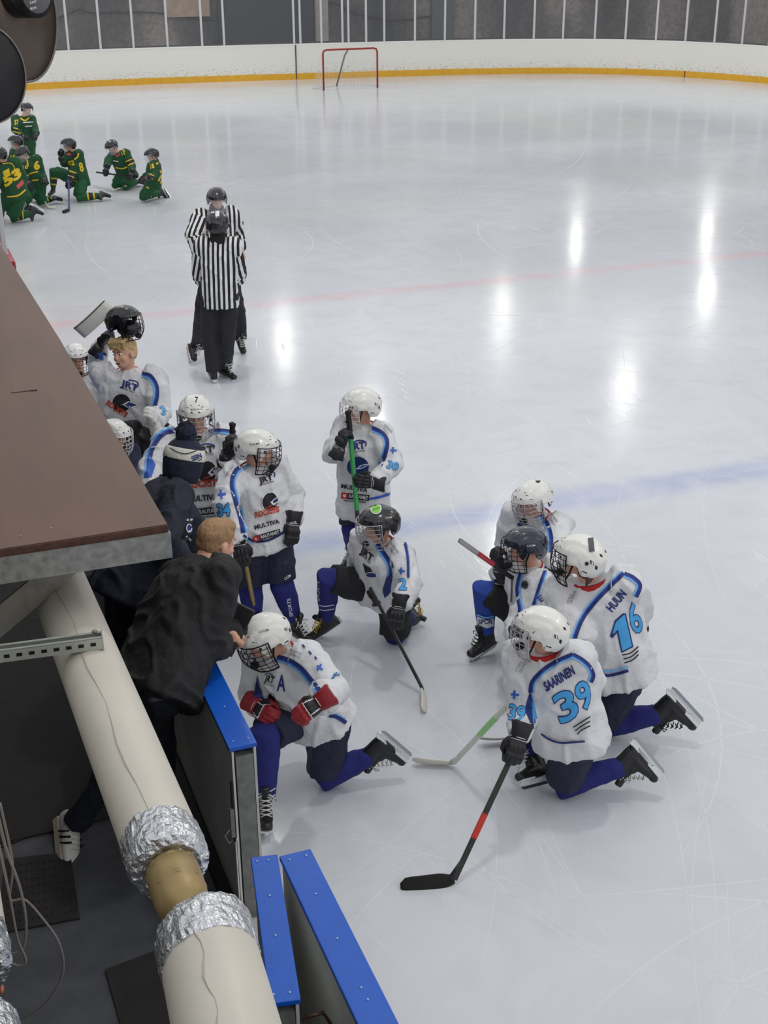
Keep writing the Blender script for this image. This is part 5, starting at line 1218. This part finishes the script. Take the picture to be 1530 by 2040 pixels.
# ------------------------------------------------------------ green team
GBAND = (iYEL, iBLACK)
CUR['g'] = 'green team players'
def gsock(col=None):
    def f(D, k): pass
    return f
def bands(D, a, b, w=3):
    """yellow / black / yellow hoops between pixel points a and b direction across"""
    a = V(a); b = V(b); n = (b-a).normalized(); n = V((-n.y, n.x))
    D.rib([a-n*w*1.2, b-n*w*1.2], w*.6, iYEL); D.rib([a, b], w*1.3, iBLACK); D.rib([a+n*w*1.2, b+n*w*1.2], w*.6, iYEL)
gk = dict(jersey=GREEN, pants=GPANT, sock=GPANT, helmet=HELB, cage=None, visor=True, collar=cloth('black_collar', (30, 28, 28)), far=True, cell=3, lace=LACEW)
def gd37(D): D.text('37', (29, 248), (38, 247), 9, iYEL, .04); bands(D, (26, 258), (42, 262), 3); D.rib([(40, 235), (50, 240), (58, 234)], 3, iYEL); D.ell((44, 229), 4, 3.5, iORANGE); D.rib([(46, 244), (66, 243)], 2, iWHITE); D.rib([(50, 252), (64, 251)], 2, iWHITE)
person('standing green team player numbered 37 at the back of the green group', (60, 345, 0), (50, 280, 0), (47, 234, 0), (54, 217, 0), (48, 12), 35,
    ((70, 258, 'n'), (72, 268, 'n'), (70, 274, 'n')), ((30, 258, 'n'), (45, 272, 'n'), (58, 275, 'n')), ((60, 310, 0), (64, 335, 'n'), (70, 340, 'n')), ((45, 310, 0), (46, 335, 'n'), (50, 340, 'n')), s=1.0, deco=gd37, **gk)
def gd16(D): D.text('16', (22, 318), (32, 316), 9, iYEL, .04); D.rib([(18, 303), (26, 300)], 3, iYEL)
person('green player numbered 16 half hidden behind the others, clear visor to the left', (45, 405, 0), (38, 345, 0), (34, 300, 0), (31, 283, 0), (-75, 6), -60,
    ((48, 330, 'n'), (40, 345, 'n'), (35, 348, 'n')), ((20, 325, 'n'), (22, 340, 'n'), (20, 348, 'n')), ((42, 395, 'z.1'), (60, 392, 'z.1'), (66, 396, 'n')), ((25, 380, 'n'), (25, 400, 'z.15'), (18, 402, 'n')), s=.95, deco=gd16, **gk)
def gdd(D): D.rib([(54, 318), (56, 332)], 3, iYEL); D.text('6', (68, 338), (80, 336), 16, iYEL, .06, up=(-.1, -1)); D.rib([(52, 352), (62, 345), (76, 342)], 2.5, iYEL); D.rib([(60, 360), (78, 358)], 2.5, iYEL); D.text('16', (46, 338), (56, 336), 8, iYEL, .03); D.rib([(64, 310), (72, 306)], 3, iYEL)
person('kneeling green player with grey visor helmet in the middle of the green huddle', (75, 412, 0), (72, 360, 0), (56, 318, 0), (45, 305, 0), (-20, 30), -10,
    ((84, 350, 'n'), (88, 358, 'n'), (90, 362, 'n')), ((45, 345, 'n'), (55, 362, 'n'), (62, 372, 'n')), ((78, 400, 'z.1'), (105, 396, 'z.1'), (118, 400, 'n')), ((55, 390, 'n'), (58, 404, 'z.12'), (50, 408, 'n')), s=.98, deco=gdd, sdeco=lambda D, k: bands(D, (98, 390), (100, 404), 3) if k == 'L' else None, **gk)
def gd53(D): D.text('53', (10, 373), (44, 350), 19, iYEL, .06, up=(-.35, -1)); D.poly([(5, 342), (18, 335), (20, 346), (8, 351)], iYEL); D.rib([(5, 326), (20, 325), (28, 332), (29, 345)], 2, iYEL); D.poly([(32, 370), (45, 358), (48, 366), (36, 377)], iPINK); D.rib([(14, 392), (35, 390), (51, 378)], 3, iYEL)
person('kneeling green player numbered 53 with back turned at the left edge', (28, 448, 0), (30, 380, 0), (10, 325, 0), (-3, 308, 0), (-110, 10), 165,
    ((-8, 360, 'n'), (-14, 385, 'n'), (-15, 390, 'n')), ((45, 355, 'f'), (40, 380, 'f'), (30, 385, 'f')), ((0, 410, 'f'), (0, 435, 'f'), (-8, 438, 'n')), ((25, 432, 'z.1'), (62, 425, 'z.13'), (82, 436, 'n')), s=1.1, deco=gd53, sdeco=lambda D, k: bands(D, (40, 420), (42, 440), 4) if k == 'R' else None, **gk)
def gd82(D): D.text('82', (137, 331), (149, 328), 10, iYEL, .04); bands(D, (134, 344), (152, 350), 4); bands(D, (134, 355), (152, 358), 2); D.rib([(148, 318), (155, 312), (156, 305)], 3, iYEL); D.text('8', (160, 342), (168, 340), 18, iYEL, .04); D.rib([(152, 362), (160, 364), (171, 362)], 2.5, iYEL); D.ell((137, 307), 5, 3, iPINK); D.poly([(139, 300), (150, 296), (153, 310), (143, 316)], iBLACK)
def gs82(D, k):
    if k == 'R': bands(D, (98, 361), (116, 362), 5)
    else: bands(D, (180, 382), (183, 401), 5)
T = person('kneeling green player with sleeve number 82 holding glove to the chin and a blue stick', (158, 398, 0), (158, 356, 0), (148, 303, 0), (136, 289, 0), (-78, 8), -50,
    ((146, 340, 'n'), (138, 360, 'n'), (135, 372, 'n')), ((128, 325, 'n'), (122, 312, 'n'), (120, 302, 'n')), ((157, 393, 'z.1'), (200, 390, 'z.1'), (216, 396, 'n')), ((107, 341, .25), (106, 374, 'z.16'), (98, 380, 'n')), s=1.0, deco=gd82, sdeco=gs82, **gk)
stick('blue shafted hockey stick standing on the ice under the glove of green player 82', T['handL'] @ V((.08, 0, -.03))+V((0, 0, .15)), onz(138, 418, .04), onz(126, 421, .04), mat('blue_shaft', (50, 60, 120), .4), BTAPE)
def gd11(D): D.text('11', (243, 309), (249, 307), 9, iYEL, .05); bands(D, (252, 326), (266, 320), 3.5); D.rib([(226, 306), (234, 311), (238, 305)], 2.5, iPINK); D.rib([(244, 297), (248, 302)], 3, iYEL); D.rib([(225, 320), (236, 322)], 2, iWHITE); D.rib([(230, 334), (244, 336), (254, 332)], 2.5, iYEL)
T = person('kneeling green player with sleeve number 11 leaning on a stick', (250, 378, 0), (252, 345, .05), (236, 305, 0), (222, 292, -.02), (-25, 25), -25,
    ((262, 330, 'n'), (262, 345, 'n'), (256, 356, 'n')), ((216, 320, 'n'), (212, 335, 'n'), (208, 347, 'n')), ((250, 370, 'z.1'), (272, 362, 'z.1'), (280, 366, 'n')), ((230, 368, 'z.1'), (262, 360, 'z.1'), (270, 364, 'n')), s=1.0, deco=gd11, **gk)
stick('black hockey stick held low across by green player 11', onF(191, 343, T['f0']-.3), onF(262, 352, T['f0']-.15), onF(275, 350, T['f0']-.15), BSH, BTAPE)
def gd18(D): D.text('18', (300, 336), (308, 334), 9, iYEL, .04); D.text('4', (314, 366), (324, 364), 20, iYEL, .05, up=(.1, -1)); D.poly([(318, 337), (327, 334), (328, 343), (319, 345)], iYEL); D.rib([(311, 327), (317, 323), (320, 318)], 3, iYEL); bands(D, (294, 348), (306, 354), 3); D.rib([(292, 372), (302, 380), (312, 386)], 3, iYEL)
person('kneeling green player with sleeve number 18 at the right end of the green team', (296, 405, 0), (305, 362, 0), (308, 322, 0), (302, 309, 0), (-70, 18), -80,
    ((306, 350, 'n'), (293, 355, 'n'), (284, 360, 'n')), ((300, 345, 'f'), (288, 352, 'f'), (280, 358, 'f')), ((284, 392, 'z.1'), (318, 385, 'z.1'), (328, 400, 'n')), ((290, 390, 'z.1'), (322, 383, 'z.1'), (330, 395, 'n')), s=.9, deco=gd18, sdeco=lambda D, k: bands(D, (296, 385), (300, 400), 3) if k == 'L' else None, **gk)
stick('white taped stick lying on the ice under the green player 82', onF(72, 376, 24.5), onz(96, 412, .03), onz(112, 414, .03), WSH, WTAPE)
stick('grey hockey stick lying on the ice between green players 82 and 11', onz(186, 368, .04), onz(222, 378, .04), onz(240, 377, .04), WSH, WTAPE)
